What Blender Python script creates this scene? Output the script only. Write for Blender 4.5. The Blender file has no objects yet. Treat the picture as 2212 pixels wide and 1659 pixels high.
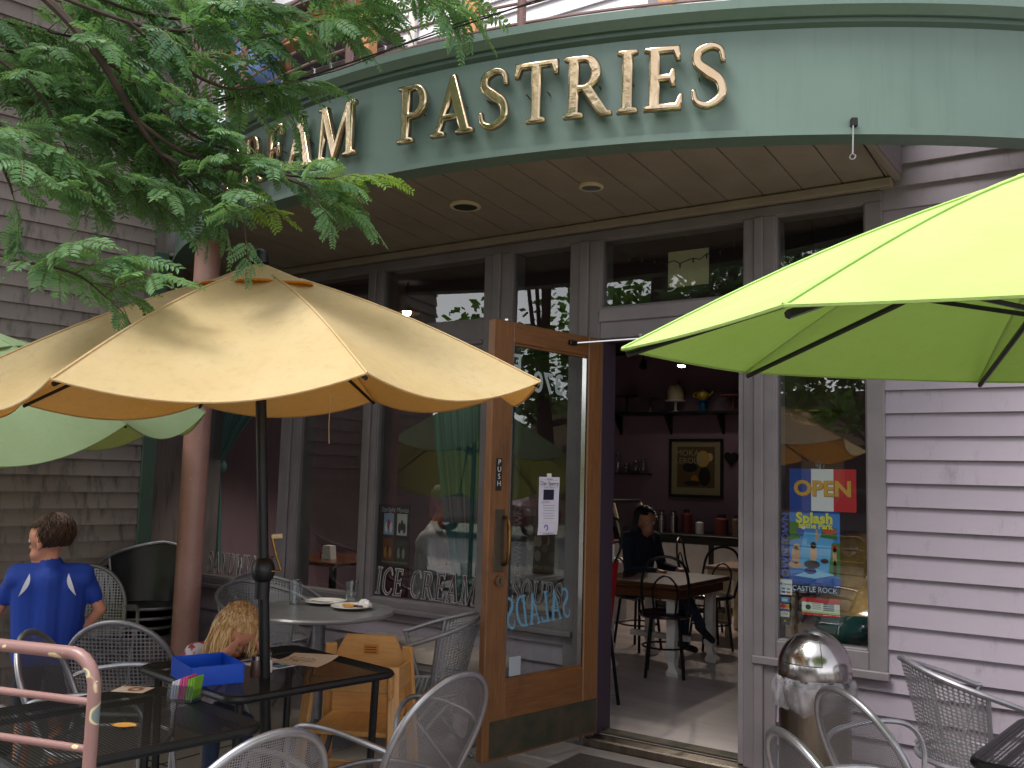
import bpy, bmesh, math, random
from mathutils import Vector, Matrix
from math import sin, cos, pi, radians, sqrt, atan2, hypot
R = random.Random(7)
scn = bpy.context.scene
COL = scn.collection
# ------------------------------------------------------------------ camera, sky, sun, exposure
def setup_camera():
    yaw, pit, rol = radians(34.5), radians(5.8), radians(1.55)
    f = Vector((-sin(yaw)*cos(pit), cos(yaw)*cos(pit), sin(pit)))
    r0 = Vector((cos(yaw), sin(yaw), 0)); u0 = r0.cross(f)
    xc = r0*cos(rol)+u0*sin(rol); yc = u0*cos(rol)-r0*sin(rol)
    cd = bpy.data.cameras.new('camera'); cam = bpy.data.objects.new('camera', cd); COL.objects.link(cam)
    m = Matrix((xc, yc, -f)).transposed().to_4x4(); m.translation = (0, -4.46, 1.42)
    cam.matrix_world = m
    cd.sensor_fit = 'HORIZONTAL'; cd.sensor_width = 36.0; cd.lens = 36.0*2006/2212
    cd.clip_start = 0.05; cd.clip_end = 2000
    scn.camera = cam
setup_camera()
SUN_EL, SUN_AZ = 62, 205          # degrees; the soft brighter part of the cloud, over the street to the left
w = bpy.data.worlds.new('World'); scn.world = w; w.use_nodes = True
nt = w.node_tree
sky = nt.nodes.new('ShaderNodeTexSky'); sky.sky_type = 'NISHITA'; sky.sun_disc = False
sky.sun_elevation = radians(SUN_EL); sky.sun_rotation = radians(SUN_AZ)
sky.air_density = 1.0; sky.dust_density = 6.0; sky.ozone_density = 1.0; sky.altitude = 1900
bg = nt.nodes['Background']; bg.inputs['Strength'].default_value = 0.15
bw = nt.nodes.new('ShaderNodeRGBToBW'); nt.links.new(sky.outputs[0], bw.inputs[0])          # cloud cover: the sky's light without its blue
cl = nt.nodes.new('ShaderNodeMix'); cl.data_type = 'RGBA'; cl.inputs[0].default_value = .9
nt.links.new(sky.outputs[0], cl.inputs[6]); nt.links.new(bw.outputs[0], cl.inputs[7]); nt.links.new(cl.outputs[2], bg.inputs['Color'])
sd = bpy.data.lights.new('sun', 'SUN'); sd.energy = 1.2; sd.angle = radians(25); sd.color = (1, .97, .93)
so = bpy.data.objects.new('sun', sd); COL.objects.link(so)
so.rotation_euler = (radians(90-SUN_EL), 0, radians(180-SUN_AZ)); so.location = (-4, -14, 20)
scn.view_settings.view_transform = 'Standard'; scn.view_settings.look = 'None'
scn.view_settings.exposure = 1.88; scn.view_settings.gamma = 1.0; scn.view_settings.use_curve_mapping = False
scn.render.engine = 'CYCLES'
scn.cycles.max_bounces = 8; scn.cycles.transparent_max_bounces = 24; scn.cycles.caustics_reflective = False; scn.cycles.caustics_refractive = False
scn.cycles.use_denoising = True
scn.cycles.sample_clamp_indirect = 6
# ------------------------------------------------------------------ materials
def lin(c):
    if isinstance(c, str):
        c = [int(c[i:i+2], 16)/255 for i in (0, 2, 4)]
        c = [x/12.92 if x <= .04045 else ((x+.055)/1.055)**2.4 for x in c]
    return (*c[:3], 1)
MATS = {}
def newmat(name):
    m = bpy.data.materials.new(name); m.use_nodes = True; MATS[name] = m
    n = m.node_tree; b = n.nodes['Principled BSDF']
    return m, n, b
def nd(n, t, **kw):
    x = n.nodes.new(t)
    for k, v in kw.items():
        if k in x.inputs: x.inputs[k].default_value = v
        else: setattr(x, k, v)
    return x
def coords(n, kind='Object', scale=(1, 1, 1)):
    tc = nd(n, 'ShaderNodeTexCoord'); mp = nd(n, 'ShaderNodeMapping'); mp.inputs['Scale'].default_value = scale
    n.links.new(tc.outputs[kind], mp.inputs['Vector']); return mp.outputs[0]
def ramp(n, fac, stops):
    r = nd(n, 'ShaderNodeValToRGB'); e = r.color_ramp.elements
    while len(e) < len(stops): e.new(.5)
    for el, (p, c) in zip(e, stops): el.position = p; el.color = lin(c)
    n.links.new(fac, r.inputs[0]); return r.outputs[0]
def noise(n, vec, scale, detail=4, rough=.55):
    x = nd(n, 'ShaderNodeTexNoise', Scale=scale, Detail=detail, Roughness=rough); n.links.new(vec, x.inputs['Vector']); return x.outputs['Fac']
def bump(n, b, h, strength=.2, dist=.01):
    x = nd(n, 'ShaderNodeBump', Strength=strength, Distance=dist); n.links.new(h, x.inputs['Height']); n.links.new(x.outputs[0], b.inputs['Normal'])
def mixc(n, fac, a, c, blend='MIX'):
    x = nd(n, 'ShaderNodeMix', data_type='RGBA', blend_type=blend)
    for sock, v in ((x.inputs[0], fac), (x.inputs[6], a), (x.inputs[7], c)):
        if isinstance(v, bpy.types.NodeSocket): n.links.new(v, sock)
        elif isinstance(v, (int, float)): sock.default_value = v
        else: sock.default_value = lin(v)
    return x.outputs[2]
def mat(name, c1, c2=None, rough=.6, metal=0, scale=8, bmp=0, bscale=60, stretch=(1, 1, 1), kind='Object', spec=.5, detail=5, lo=.35, hi=.65, coat=0, rvar=0):
    m, n, b = newmat(name)
    b.inputs['Roughness'].default_value = rough; b.inputs['Metallic'].default_value = metal
    b.inputs['Specular IOR Level'].default_value = spec; b.inputs['Coat Weight'].default_value = coat
    v = coords(n, kind, stretch)
    if c2 is None: c2 = c1
    f = noise(n, v, scale, detail)
    n.links.new(ramp(n, f, [(lo, c1), (hi, c2)]), b.inputs['Base Color'])
    if rvar:
        mr = nd(n, 'ShaderNodeMapRange'); n.links.new(f, mr.inputs[0]); mr.inputs[3].default_value = rough-rvar; mr.inputs[4].default_value = rough+rvar
        n.links.new(mr.outputs[0], b.inputs['Roughness'])
    if bmp: bump(n, b, noise(n, v, bscale, 3), bmp, .004)
    return m
# walls and trims ------------------------------------------------------------
def siding_mat(name, base, dark, stain, amount, streak):
    m, n, b = newmat(name); b.inputs['Roughness'].default_value = .62
    v = coords(n, 'Object', (1, 1, 1)); big = noise(n, v, 1.7, 6)
    oi = nd(n, 'ShaderNodeObjectInfo'); sc_ = nd(n, 'ShaderNodeMath', operation='MULTIPLY'); n.links.new(oi.outputs['Random'], sc_.inputs[0]); sc_.inputs[1].default_value = 80
    va = nd(n, 'ShaderNodeVectorMath', operation='ADD'); n.links.new(coords(n, 'Object', (9, 9, streak)), va.inputs[0]); n.links.new(sc_.outputs[0], va.inputs[1]); st = noise(n, va.outputs[0], 2.2, 5, .65)
    c = ramp(n, big, [(.3, base), (.7, dark)])
    f = ramp(n, st, [(amount, '000000'), (min(1, amount+.16), 'ffffff')])
    oi = nd(n, 'ShaderNodeObjectInfo'); mr = nd(n, 'ShaderNodeMapRange'); n.links.new(oi.outputs['Random'], mr.inputs[0]); mr.inputs[3].default_value = .93; mr.inputs[4].default_value = 1.05
    c2 = mixc(n, f, c, stain)
    hs = nd(n, 'ShaderNodeHueSaturation'); n.links.new(mr.outputs[0], hs.inputs['Value']); n.links.new(c2, hs.inputs['Color'])
    n.links.new(hs.outputs[0], b.inputs['Base Color'])
    vb = coords(n, 'Object', (4, 60, 60)); bump(n, b, noise(n, vb, 3, 4), .12, .003)
    return m
siding_mat('siding', '958a95', '8d828d', '7d737c', .58, 3)
siding_mat('siding_old', '8c7f7c', '817471', '5e5452', .52, 1.2)
siding_mat('siding_up_lit', 'e8e4ea', 'e2dde4', 'd5d0d8', .66, 5)  # siding paint whitened to imitate the stronger light on the upper storey
mat('trim', '7a7275', '6e6769', .55, scale=5, bmp=.08)
mat('trim_light', '8a8287', '7d767b', .5, scale=5, bmp=.08)
mat('wall_dark', '3b3536', '322d2e', .8)
def streaky(name, c1, c2, c3, rough):
    m, n, b = newmat(name); v = coords(n); c = ramp(n, noise(n, v, 2.2, 5), [(.35, c1), (.65, c2)]); f = ramp(n, noise(n, coords(n, 'Object', (14, 14, .8)), 1.6, 5, .65), [(.52, '000000'), (.8, 'ffffff')])
    mu = nd(n, 'ShaderNodeMath', operation='MULTIPLY'); n.links.new(f, mu.inputs[0]); mu.inputs[1].default_value = .5; n.links.new(mixc(n, mu.outputs[0], c, c3), b.inputs['Base Color']); b.inputs['Roughness'].default_value = rough; bump(n, b, noise(n, v, 120, 3), .08, .003)
streaky('green', '677b73', '60746c', '53655d', .45)
mat('green_plain', '677b73', '60746c', .45, scale=2.2, bmp=.05, bscale=140)
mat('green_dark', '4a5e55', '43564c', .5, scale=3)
mat('soffit', '94877b', '887b70', .7, scale=4, bmp=.1)
mat('soffit_gap', '1d1916', rough=.9)
mat('deck', '55504c', '4a4542', .8)
def pink_mat(name, patches, pa='97736f', pb='8a6662'):
    m, n, b = newmat(name); b.inputs['Roughness'].default_value = .38
    v = coords(n); c = ramp(n, noise(n, v, 5, 4), [(.35, pa), (.65, pb)])
    ch = noise(n, v, 11, 2, .4); g = ramp(n, ch, [(patches, '000000'), (patches+.015, 'ffffff')])
    ed = ramp(n, ch, [(patches-.014, '000000'), (patches-.006, 'ffffff')])
    tiny = noise(n, v, 70, 2); tf = ramp(n, tiny, [(.735, '000000'), (.75, 'ffffff')])
    c = mixc(n, tf, c, 'e0cdb4'); c = mixc(n, ed, c, 'd8c69a'); c = mixc(n, g, c, '6c7c7c')
    n.links.new(c, b.inputs['Base Color']); bump(n, b, ch, .15, .003)
    return m
pink_mat('pink', .80); pink_mat('pink_chipped', .645)
pink_mat('pink_column', .83, 'b58a82', 'a87c74')
def wood(name, c1, c2, dark, st, rough=.42, coat=.15, rings=1.0):
    m, n, b = newmat(name); b.inputs['Roughness'].default_value = rough; b.inputs['Coat Weight'].default_value = coat
    v = coords(n, 'Object', st); dst = noise(n, v, 1.3, 3)
    g1 = noise(n, v, 3.2, 6, .7); 
    v2 = coords(n, 'Object', tuple(q*2.6 for q in st)); g2 = noise(n, v2, 2.2, 8, .75)
    c = ramp(n, g1, [(.3, c1), (.7, c2)]); f = ramp(n, g2, [(.50, '000000'), (.66, 'ffffff')])
    mu = nd(n, 'ShaderNodeMath', operation='MULTIPLY'); n.links.new(f, mu.inputs[0]); mu.inputs[1].default_value = .6
    c = mixc(n, mu.outputs[0], c, dark)
    vw = coords(n, 'Object', (2.2, 2.2, 1.4)); we = ramp(n, noise(n, vw, 2.6, 5, .6), [(.52, '000000'), (.72, 'ffffff')])
    m2 = nd(n, 'ShaderNodeMath', operation='MULTIPLY'); n.links.new(we, m2.inputs[0]); m2.inputs[1].default_value = .45
    c = mixc(n, m2.outputs[0], c, dark)
    n.links.new(c, b.inputs['Base Color']); bump(n, b, g1, .12, .002)
    return m
wood('oak_v', '835833', '6d4627', '402817', (26, 26, 1.2), .5, .05)
wood('oak_h', '7f532d', '694122', '3e2615', (1.2, 26, 26), .5, .05)
wood('pine_v', 'cc9b60', 'bf8b50', 'a87440', (14, 14, 1.2), .45, .1)
wood('pine_h', 'cc9b60', 'bf8b50', 'a87440', (1.2, 14, 14), .45, .1)
wood('fir', 'd8a06a', 'c48a52', '9a6030', (20, 20, 1.2), .55, 0)
wood('table_wood', '6b3f24', '57311c', '30180c', (1.5, 20, 20), .35, .3)
mat('bronze_plate', '554a3a', '3b3d33', .5, metal=.35, scale=9, rvar=.15)
mat('brass', 'c6b094', 'b69c7c', .17, metal=1, scale=6, bmp=.5, bscale=22, stretch=(1, 1, 1), rvar=.08)
mat('brass_old', '8a6a3c', '6a4e2a', .35, metal=1, scale=20)
mat('steel', 'b9b4b4', 'aaa6a6', .18, metal=1, scale=3, bmp=.05, bscale=12, rvar=.06)
mat('steel_brushed', '8d8378', '75695e', .3, metal=1, scale=3, stretch=(6, 6, 1), rvar=.08)
mat('alu', 'a7a6ab', '9a999f', .36, metal=.9, scale=30, rvar=.06)
mat('alu_dull', '8f8d93', '828086', .5, metal=.75, scale=30)
mat('black_metal', '151517', '1c1c1f', .4, metal=.3, scale=20)
mat('black', '0d0d0f', '131315', .5)
mat('dark_paint', '1b1a1d', rough=.35)
mat('iron', '241f22', rough=.5, metal=.5)
def perf(name, base, ku, kv, thr, metal=.85, rough=.42):
    m, n, b = newmat(name); b.inputs['Base Color'].default_value = lin(base); b.inputs['Metallic'].default_value = metal; b.inputs['Roughness'].default_value = rough
    tc = nd(n, 'ShaderNodeTexCoord'); sx = nd(n, 'ShaderNodeSeparateXYZ'); n.links.new(tc.outputs['UV'], sx.inputs[0])
    s = []
    for o, k in (('X', ku), ('Y', kv)):
        a = nd(n, 'ShaderNodeMath', operation='MULTIPLY'); n.links.new(sx.outputs[o], a.inputs[0]); a.inputs[1].default_value = pi/k
        q = nd(n, 'ShaderNodeMath', operation='SINE'); n.links.new(a.outputs[0], q.inputs[0]); s.append(q.outputs[0])
    p = nd(n, 'ShaderNodeMath', operation='MULTIPLY'); n.links.new(s[0], p.inputs[0]); n.links.new(s[1], p.inputs[1])
    ab = nd(n, 'ShaderNodeMath', operation='ABSOLUTE'); n.links.new(p.outputs[0], ab.inputs[0])
    gt = nd(n, 'ShaderNodeMath', operation='LESS_THAN'); n.links.new(ab.outputs[0], gt.inputs[0]); gt.inputs[1].default_value = thr
    n.links.new(gt.outputs[0], b.inputs['Alpha'])
    return m
perf('mesh_alu', '97969c', .0062, .0062, .52)
perf('mesh_holes', '8b8a90', .016, .016, .42)
perf('mesh_weave', '8a888c', .022, .016, .46, .6, .5)
perf('mesh_black', '141416', .011, .011, .62, .3, .4)
def glass_mat(name, tint, ior, boost, rough=0.0):
    m, n, b = newmat(name); n.nodes.remove(b); out = n.nodes['Material Output']
    ge = nd(n, 'ShaderNodeNewGeometry'); io = nd(n, 'ShaderNodeMapRange'); n.links.new(ge.outputs['Backfacing'], io.inputs[0]); io.inputs[3].default_value = ior; io.inputs[4].default_value = 1/ior   # a thin pane mirrors alike from both sides
    fr = nd(n, 'ShaderNodeFresnel', IOR=ior); n.links.new(io.outputs[0], fr.inputs['IOR']); mu = nd(n, 'ShaderNodeMath', operation='MULTIPLY', use_clamp=True); mu.inputs[1].default_value = boost
    n.links.new(fr.outputs[0], mu.inputs[0])
    tr = nd(n, 'ShaderNodeBsdfTransparent'); tr.inputs[0].default_value = lin(tint)
    gl = nd(n, 'ShaderNodeBsdfGlossy', Roughness=rough); mx = nd(n, 'ShaderNodeMixShader')
    n.links.new(mu.outputs[0], mx.inputs[0]); n.links.new(tr.outputs[0], mx.inputs[1]); n.links.new(gl.outputs[0], mx.inputs[2]); n.links.new(mx.outputs[0], out.inputs[0])
    return m
glass_mat('glass', 'e4eae8', 1.52, 3.0)
glass_mat('glass_single', 'e8eeec', 1.52, 1.6)
mat('table_grey', '8e8c8c', '7e7c7c', .3, metal=.3, scale=5, rvar=.08)
glass_mat('glass_ware', 'f2f5f6', 1.5, 2.2, .03)
def bag_mat():
    m, n, b = newmat('bag'); b.inputs['Base Color'].default_value = lin('bcb8c0'); b.inputs['Roughness'].default_value = .22
    v = coords(n); f = noise(n, v, 14, 4); mr = nd(n, 'ShaderNodeMapRange'); n.links.new(f, mr.inputs[0]); mr.inputs[1].default_value = .4; mr.inputs[2].default_value = .75; mr.inputs[3].default_value = .16; mr.inputs[4].default_value = .55
    n.links.new(mr.outputs[0], b.inputs['Alpha']); bump(n, b, noise(n, v, 18, 3), .25, .008)
bag_mat()
def cloth(name, c1, c2, trans, scale=3, weave=220, tw=.45, spot=None):
    m, n, b = newmat(name); out = n.nodes['Material Output']; b.inputs['Roughness'].default_value = .85; b.inputs['Specular IOR Level'].default_value = .15
    v = coords(n); f = noise(n, v, scale, 6, .6); c = ramp(n, f, [(.3, c1), (.7, c2)])
    if spot:
        sp = ramp(n, noise(n, v, 30, 6, .7), [(.5, '000000'), (.75, 'ffffff')])
        mu = nd(n, 'ShaderNodeMath', operation='MULTIPLY'); n.links.new(sp, mu.inputs[0]); mu.inputs[1].default_value = .4; c = mixc(n, mu.outputs[0], c, spot)
    n.links.new(c, b.inputs['Base Color']); bump(n, b, noise(n, v, 9, 5, .6), .35, .02)
    t = nd(n, 'ShaderNodeBsdfTranslucent'); t.inputs[0].default_value = lin(trans); mx = nd(n, 'ShaderNodeMixShader', Fac=tw)
    n.links.new(b.outputs[0], mx.inputs[1]); n.links.new(t.outputs[0], mx.inputs[2]); n.links.new(mx.outputs[0], out.inputs[0])
    return m
cloth('canvas_yellow', 'e2cda0', 'd8be8a', 'c88420', 2.5, tw=.37, spot='b3a078')
cloth('canvas_lime', 'b4d080', 'a8c670', '66901f', 2.5, tw=.16, spot='a8bc70')
cloth('canvas_mint', 'a9bf95', '9db389', 'a6a648', 2.5, tw=.35, spot='86a67f')
cloth('canvas_orange', 'c9781c', 'b96a14', 'c9781c', 6, tw=.2)
def stripe_cloth(name, c1, c2, trans, k):
    m, n, b = newmat(name); out = n.nodes['Material Output']; b.inputs['Roughness'].default_value = .85
    tc = nd(n, 'ShaderNodeTexCoord'); sx = nd(n, 'ShaderNodeSeparateXYZ'); n.links.new(tc.outputs['UV'], sx.inputs[0])
    a = nd(n, 'ShaderNodeMath', operation='MULTIPLY'); n.links.new(sx.outputs['X'], a.inputs[0]); a.inputs[1].default_value = k
    q = nd(n, 'ShaderNodeMath', operation='SINE'); n.links.new(a.outputs[0], q.inputs[0])
    c = ramp(n, q.outputs[0], [(.3, c1), (.75, c2)]); n.links.new(c, b.inputs['Base Color'])
    t = nd(n, 'ShaderNodeBsdfTranslucent'); t.inputs[0].default_value = lin(trans); mx = nd(n, 'ShaderNodeMixShader', Fac=.35)
    n.links.new(b.outputs[0], mx.inputs[1]); n.links.new(t.outputs[0], mx.inputs[2]); n.links.new(mx.outputs[0], out.inputs[0])
stripe_cloth('curtain_teal', '649a9a', '45797c', '6aa8a8', 330)
def leaf_mat(name, c1, c2, tr):
    m, n, b = newmat(name); out = n.nodes['Material Output']; b.inputs['Roughness'].default_value = .45; b.inputs['Specular IOR Level'].default_value = .35
    oi = nd(n, 'ShaderNodeObjectInfo'); v = coords(n); f = noise(n, v, 9, 2)
    ad = nd(n, 'ShaderNodeMath', operation='ADD'); n.links.new(oi.outputs['Random'], ad.inputs[0]); n.links.new(f, ad.inputs[1])
    c = ramp(n, ad.outputs[0], [(.45, c1), (1.0, c2)] if True else []); n.links.new(c, b.inputs['Base Color'])
    t = nd(n, 'ShaderNodeBsdfTranslucent'); t.inputs[0].default_value = lin(tr); mx = nd(n, 'ShaderNodeMixShader', Fac=.4)
    n.links.new(b.outputs[0], mx.inputs[1]); n.links.new(t.outputs[0], mx.inputs[2]); n.links.new(mx.outputs[0], out.inputs[0])
leaf_mat('leaf', '486f58', '678f60', '749c50'); leaf_mat('leaf_young', '688a3e', '7c9c46', '86a63c')
leaf_mat('leaf_street', '33562e', '4a7034', '5a8a2c')
mat('bark', '4a3a32', '3a2d27', .85, scale=18, bmp=.5, bscale=40)
mat('twig', '5d6a35', '4e4a2c', .7, scale=20)
def concrete(name, c1, c2, c3):
    m, n, b = newmat(name); b.inputs['Roughness'].default_value = .72
    v = coords(n); c = ramp(n, noise(n, v, 1.1, 7, .65), [(.3, c1), (.5, c2), (.72, c3)])
    n.links.new(c, b.inputs['Base Color']); bump(n, b, noise(n, v, 70, 5), .2, .004)
    mr = nd(n, 'ShaderNodeMapRange'); n.links.new(noise(n, v, 2, 4), mr.inputs[0]); mr.inputs[3].default_value = .35; mr.inputs[4].default_value = .95; n.links.new(mr.outputs[0], b.inputs['Roughness'])
concrete('concrete', '7d7470', '8b827c', '6d6561'); concrete('asphalt', '3a393a', '454445', '323132'); concrete('earth', '5c5a44', '66654c', '4c4d38')
concrete('stone', '857d78', '938b86', '6f6863')
mat('floor_vinyl', 'cfc2be', 'b8a9a8', .30, scale=2.2, stretch=(1, 3, 1), detail=8, rvar=.07)
mat('wall_lav', '927686', '896d7d', .75, scale=2); mat('ceiling_int', '443c40', rough=.9)
mat('white', 'e4e0de', 'd9d4d2', .5, scale=12); mat('cream', 'd8cba8', 'cdbf9a', .5, scale=10)
mat('china', 'e6dfd6', rough=.18, spec=.6); mat('paper', 'cdbba8', 'c4b19c', .8, scale=6); mat('paper_white', 'd8d2e0', 'cfc9d8', .8, scale=5)
mat('blue_bin', '1450c8', '0f46b8', .32, scale=4); mat('yellow_glaze', 'c9a21c', rough=.25); mat('blue_glaze', '1c5a8c', rough=.3)
mat('red_paint', 'a81e22', '951a1e', .35); mat('rubber', '4a4441', '3c3734', .85, scale=30, bmp=.4, bscale=80)
mat('skin', 'c98d72', 'bd8066', .55, scale=12); mat('skin2', 'c08468', 'b4785c', .55, scale=12)
mat('hair_brown', '2c1a12', '1e110b', .7, scale=60, stretch=(1, 1, .2), bmp=1.0, bscale=60); mat('hair_black', '120e0d', '0b0908', .5, scale=60)
mat('hair_grey', '8e8a88', '77726f', .6, scale=60)
m_, n_, b_ = newmat('hair_blond'); b_.inputs['Roughness'].default_value = .45
_v = coords(n_); _oi = nd(n_, 'ShaderNodeSeparateXYZ'); n_.links.new(coords(n_), _oi.inputs[0])
_mr = nd(n_, 'ShaderNodeMapRange'); n_.links.new(_oi.outputs['Z'], _mr.inputs[0]); _mr.inputs[1].default_value = .72; _mr.inputs[2].default_value = .9
_c = ramp(n_, _mr.outputs[0], [(0, 'd6b27c'), (.5, 'b0814c'), (1, '7a4c2a')]); _n2 = noise(n_, coords(n_, 'Object', (60, 60, 12)), 2, 4)
n_.links.new(mixc(n_, ramp(n_, _n2, [(.4, '000000'), (.7, 'ffffff')]), _c, 'dcc08c'), b_.inputs['Base Color'])
mat('shirt_blue', '0d3a9c', '0a3390', .75, scale=5, bmp=1.0, bscale=13, stretch=(1, 1, .45)); mat('shirt_white', 'c8ccd6', rough=.8); mat('shirt_grey', 'b4b0b4', 'a8a4ac', .85, scale=6)
mat('shirt_navy', '1b2236', '141a2b', .85, scale=9); mat('denim', '2a3850', '22304a', .85, scale=30); mat('shorts_dark', '1c1e28', rough=.85); mat('trousers_light', '8c8890', '807c86', .85, scale=6)
mat('shirt_pattern', '9c3a4c', 'c9c2cc', .8, scale=26, lo=.45, hi=.5); mat('shirt_lightblue', '6d86b8', '617ab0', .8, scale=8); mat('top_teal', '3f7d74', '2a2d30', .8, scale=20, lo=.45, hi=.5); mat('trousers_mauve', '6a4a4a', '5c3f40', .85)
mat('hair_brown_light', '4a2e1e', '34200f', .65, scale=40)
mat('eye_white', 'd8d4d0', rough=.3); mat('eye_dark', '1a1210', rough=.2); mat('lips', '9c4f48', rough=.5)
def emis(name, c, s):
    m, n, b = newmat(name); b.inputs['Emission Color'].default_value = lin(c); b.inputs['Emission Strength'].default_value = s; b.inputs['Base Color'].default_value = lin(c)
emis('lamp_lit', 'fff4e2', 14); emis('bowl_glow', 'ffc978', .35)
def flat(name, c, rough=.6):
    if name in MATS: return name
    m, n, b = newmat(name); b.inputs['Base Color'].default_value = lin(c); b.inputs['Roughness'].default_value = rough; return name
def col(c, rough=.6): return flat('colour_'+c, c, rough)
cloth('cushion_cloth', '9a8f84', '8a7f76', '8a7f76', 12, tw=.05)
# ------------------------------------------------------------------ mesh helpers
class MB:
    def __init__(s): s.v = []; s.f = []; s.m = []; s.uv = []
    def add(s, vs, fs, mi=0, uvs=None):
        o = len(s.v); s.v += [tuple(p) for p in vs]
        for k, f in enumerate(fs):
            s.f.append([i+o for i in f]); s.m.append(mi); s.uv.append(uvs[k] if uvs else None)
        return s
    def box(s, x0, x1, y0, y1, z0, z1, mi=0):
        v = [(x, y, z) for z in (z0, z1) for y in (y0, y1) for x in (x0, x1)]
        return s.add(v, [(0, 2, 3, 1), (4, 5, 7, 6), (0, 1, 5, 4), (2, 6, 7, 3), (0, 4, 6, 2), (1, 3, 7, 5)], mi)
    def bbox(s, x0, x1, y0, y1, z0, z1, b=.004, mi=0):       # box with chamfered edges
        bm = bmesh.new(); m = MB().box(x0, x1, y0, y1, z0, z1)
        vs = [bm.verts.new(p) for p in m.v]
        for f in m.f: bm.faces.new([vs[i] for i in f])
        bmesh.ops.bevel(bm, geom=bm.edges[:], offset=min(b, (x1-x0)*.45, (y1-y0)*.45, (z1-z0)*.45), segments=1, affect='EDGES')
        bm.verts.index_update(); s.add([v.co[:] for v in bm.verts], [[v.index for v in f.verts] for f in bm.faces], mi); bm.free(); return s
    def tube(s, pts, r, n=8, mi=0, cap=True, closed=False):
        P = [Vector(p) for p in pts]; k = len(P); rr = r if isinstance(r, (list, tuple)) else [r]*k
        T = []
        for i in range(k):
            a = P[(i-1) % k] if closed else P[max(i-1, 0)]; b = P[(i+1) % k] if closed else P[min(i+1, k-1)]
            t = b-a; T.append(t.normalized() if t.length > 1e-9 else Vector((0, 0, 1)))
        up = Vector((0, 0, 1)) if abs(T[0].z) < .9 else Vector((1, 0, 0))
        N = (up-T[0]*up.dot(T[0])).normalized(); vs = []
        for i in range(k):
            N = N-T[i]*N.dot(T[i]); N = N.normalized() if N.length > 1e-6 else T[i].orthogonal().normalized(); B = T[i].cross(N)
            for j in range(n):
                a = 2*pi*j/n; vs.append(P[i]+(N*cos(a)+B*sin(a))*rr[i])
        fs = []
        for i in range(k if closed else k-1):
            for j in range(n):
                a, b = i*n+j, i*n+(j+1) % n; c = ((i+1) % k)*n; fs.append((a, b, c+(j+1) % n, c+j))
        if cap and not closed: fs += [tuple(range(n-1, -1, -1)), tuple(range((k-1)*n, k*n))]
        return s.add(vs, fs, mi)
    def lathe(s, prof, n=24, c=(0, 0, 0), mi=0, ang=2*pi):
        full = abs(ang-2*pi) < 1e-6; cols = n if full else n+1; vs = []; fs = []
        for j in range(cols):
            a = ang*j/n
            for r, z in prof: vs.append((c[0]+r*cos(a), c[1]+r*sin(a), c[2]+z))
        k = len(prof)
        for j in range(n):
            for i in range(k-1):
                a = j*k+i; b = ((j+1) % cols)*k+i; fs.append((a, b, b+1, a+1))
        return s.add(vs, fs, mi)
    def grid(s, fn, nu, nv, mi=0, uv=None, closed_u=False):
        vs = []; fs = []; us = []
        for i in range(nu+1):
            for j in range(nv+1): vs.append(fn(i/nu, j/nv))
        q = lambda i, j: i*(nv+1)+j
        for i in range(nu):
            for j in range(nv):
                fs.append((q(i, j), q(i+1, j), q(i+1, j+1), q(i, j+1)))
                if uv: us.append([uv(a/nu, b/nv) for a, b in ((i, j), (i+1, j), (i+1, j+1), (i, j+1))])
        return s.add(vs, fs, mi, us or None)
    def prism(s, outline, z0, z1, mi=0):            # outline in xy, ccw
        n = len(outline); vs = [(x, y, z0) for x, y in outline]+[(x, y, z1) for x, y in outline]
        fs = [tuple(range(n-1, -1, -1)), tuple(range(n, 2*n))]+[(i, (i+1) % n, n+(i+1) % n, n+i) for i in range(n)]
        return s.add(vs, fs, mi)
    def ball(s, c, r, n=12, k=8, mi=0, sc=(1, 1, 1)):
        vs = [(c[0], c[1], c[2]-r*sc[2])]; fs = []
        for i in range(1, k):
            t = -pi/2+pi*i/k
            for j in range(n): a = 2*pi*j/n; vs.append((c[0]+r*sc[0]*cos(t)*cos(a), c[1]+r*sc[1]*cos(t)*sin(a), c[2]+r*sc[2]*sin(t)))
        vs.append((c[0], c[1], c[2]+r*sc[2])); L = len(vs)-1
        for j in range(n):
            fs.append((0, 1+(j+1) % n, 1+j)); fs.append((L, L-n+j, L-n+(j+1) % n))
            for i in range(k-2): a = 1+i*n; fs.append((a+j, a+(j+1) % n, a+n+(j+1) % n, a+n+j))
        return s.add(vs, fs, mi)
    def xf(s, M, start=0):
        for i in range(start, len(s.v)): s.v[i] = tuple(M @ Vector(s.v[i]))
        return s
    def mesh(s, name, mats, smooth=False):
        me = bpy.data.meshes.new(name); me.from_pydata(s.v, [], s.f)
        for m in mats: me.materials.append(MATS[m])
        me.polygons.foreach_set('material_index', s.m)
        if any(u for u in s.uv):
            l = me.uv_layers.new(name='UVMap'); d = []
            for f, u in zip(s.f, s.uv): d += [c for p in (u or [(0, 0)]*len(f)) for c in p]
            l.data.foreach_set('uv', d)
        me.update()
        if smooth:
            me.polygons.foreach_set('use_smooth', [True]*len(me.polygons))
            if smooth != 'all': me.set_sharp_from_angle(angle=radians(38))
        return me
    def build(s, name, mats, parent=None, loc=(0, 0, 0), rz=0, smooth=False):
        if isinstance(mats, str): mats = [mats]
        return link(name, s.mesh(name, mats, smooth), parent, loc, rz)
def link(name, me, parent=None, loc=(0, 0, 0), rz=0):
    o = bpy.data.objects.new(name, me); COL.objects.link(o); o.location = loc; o.rotation_euler = (0, 0, rz)
    if parent: o.parent = parent
    return o
def tag(o, label, cat, group=None, kind=None):
    o['label'] = label; o['category'] = cat
    if group: o['group'] = group
    if kind: o['kind'] = kind
    return o
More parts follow.
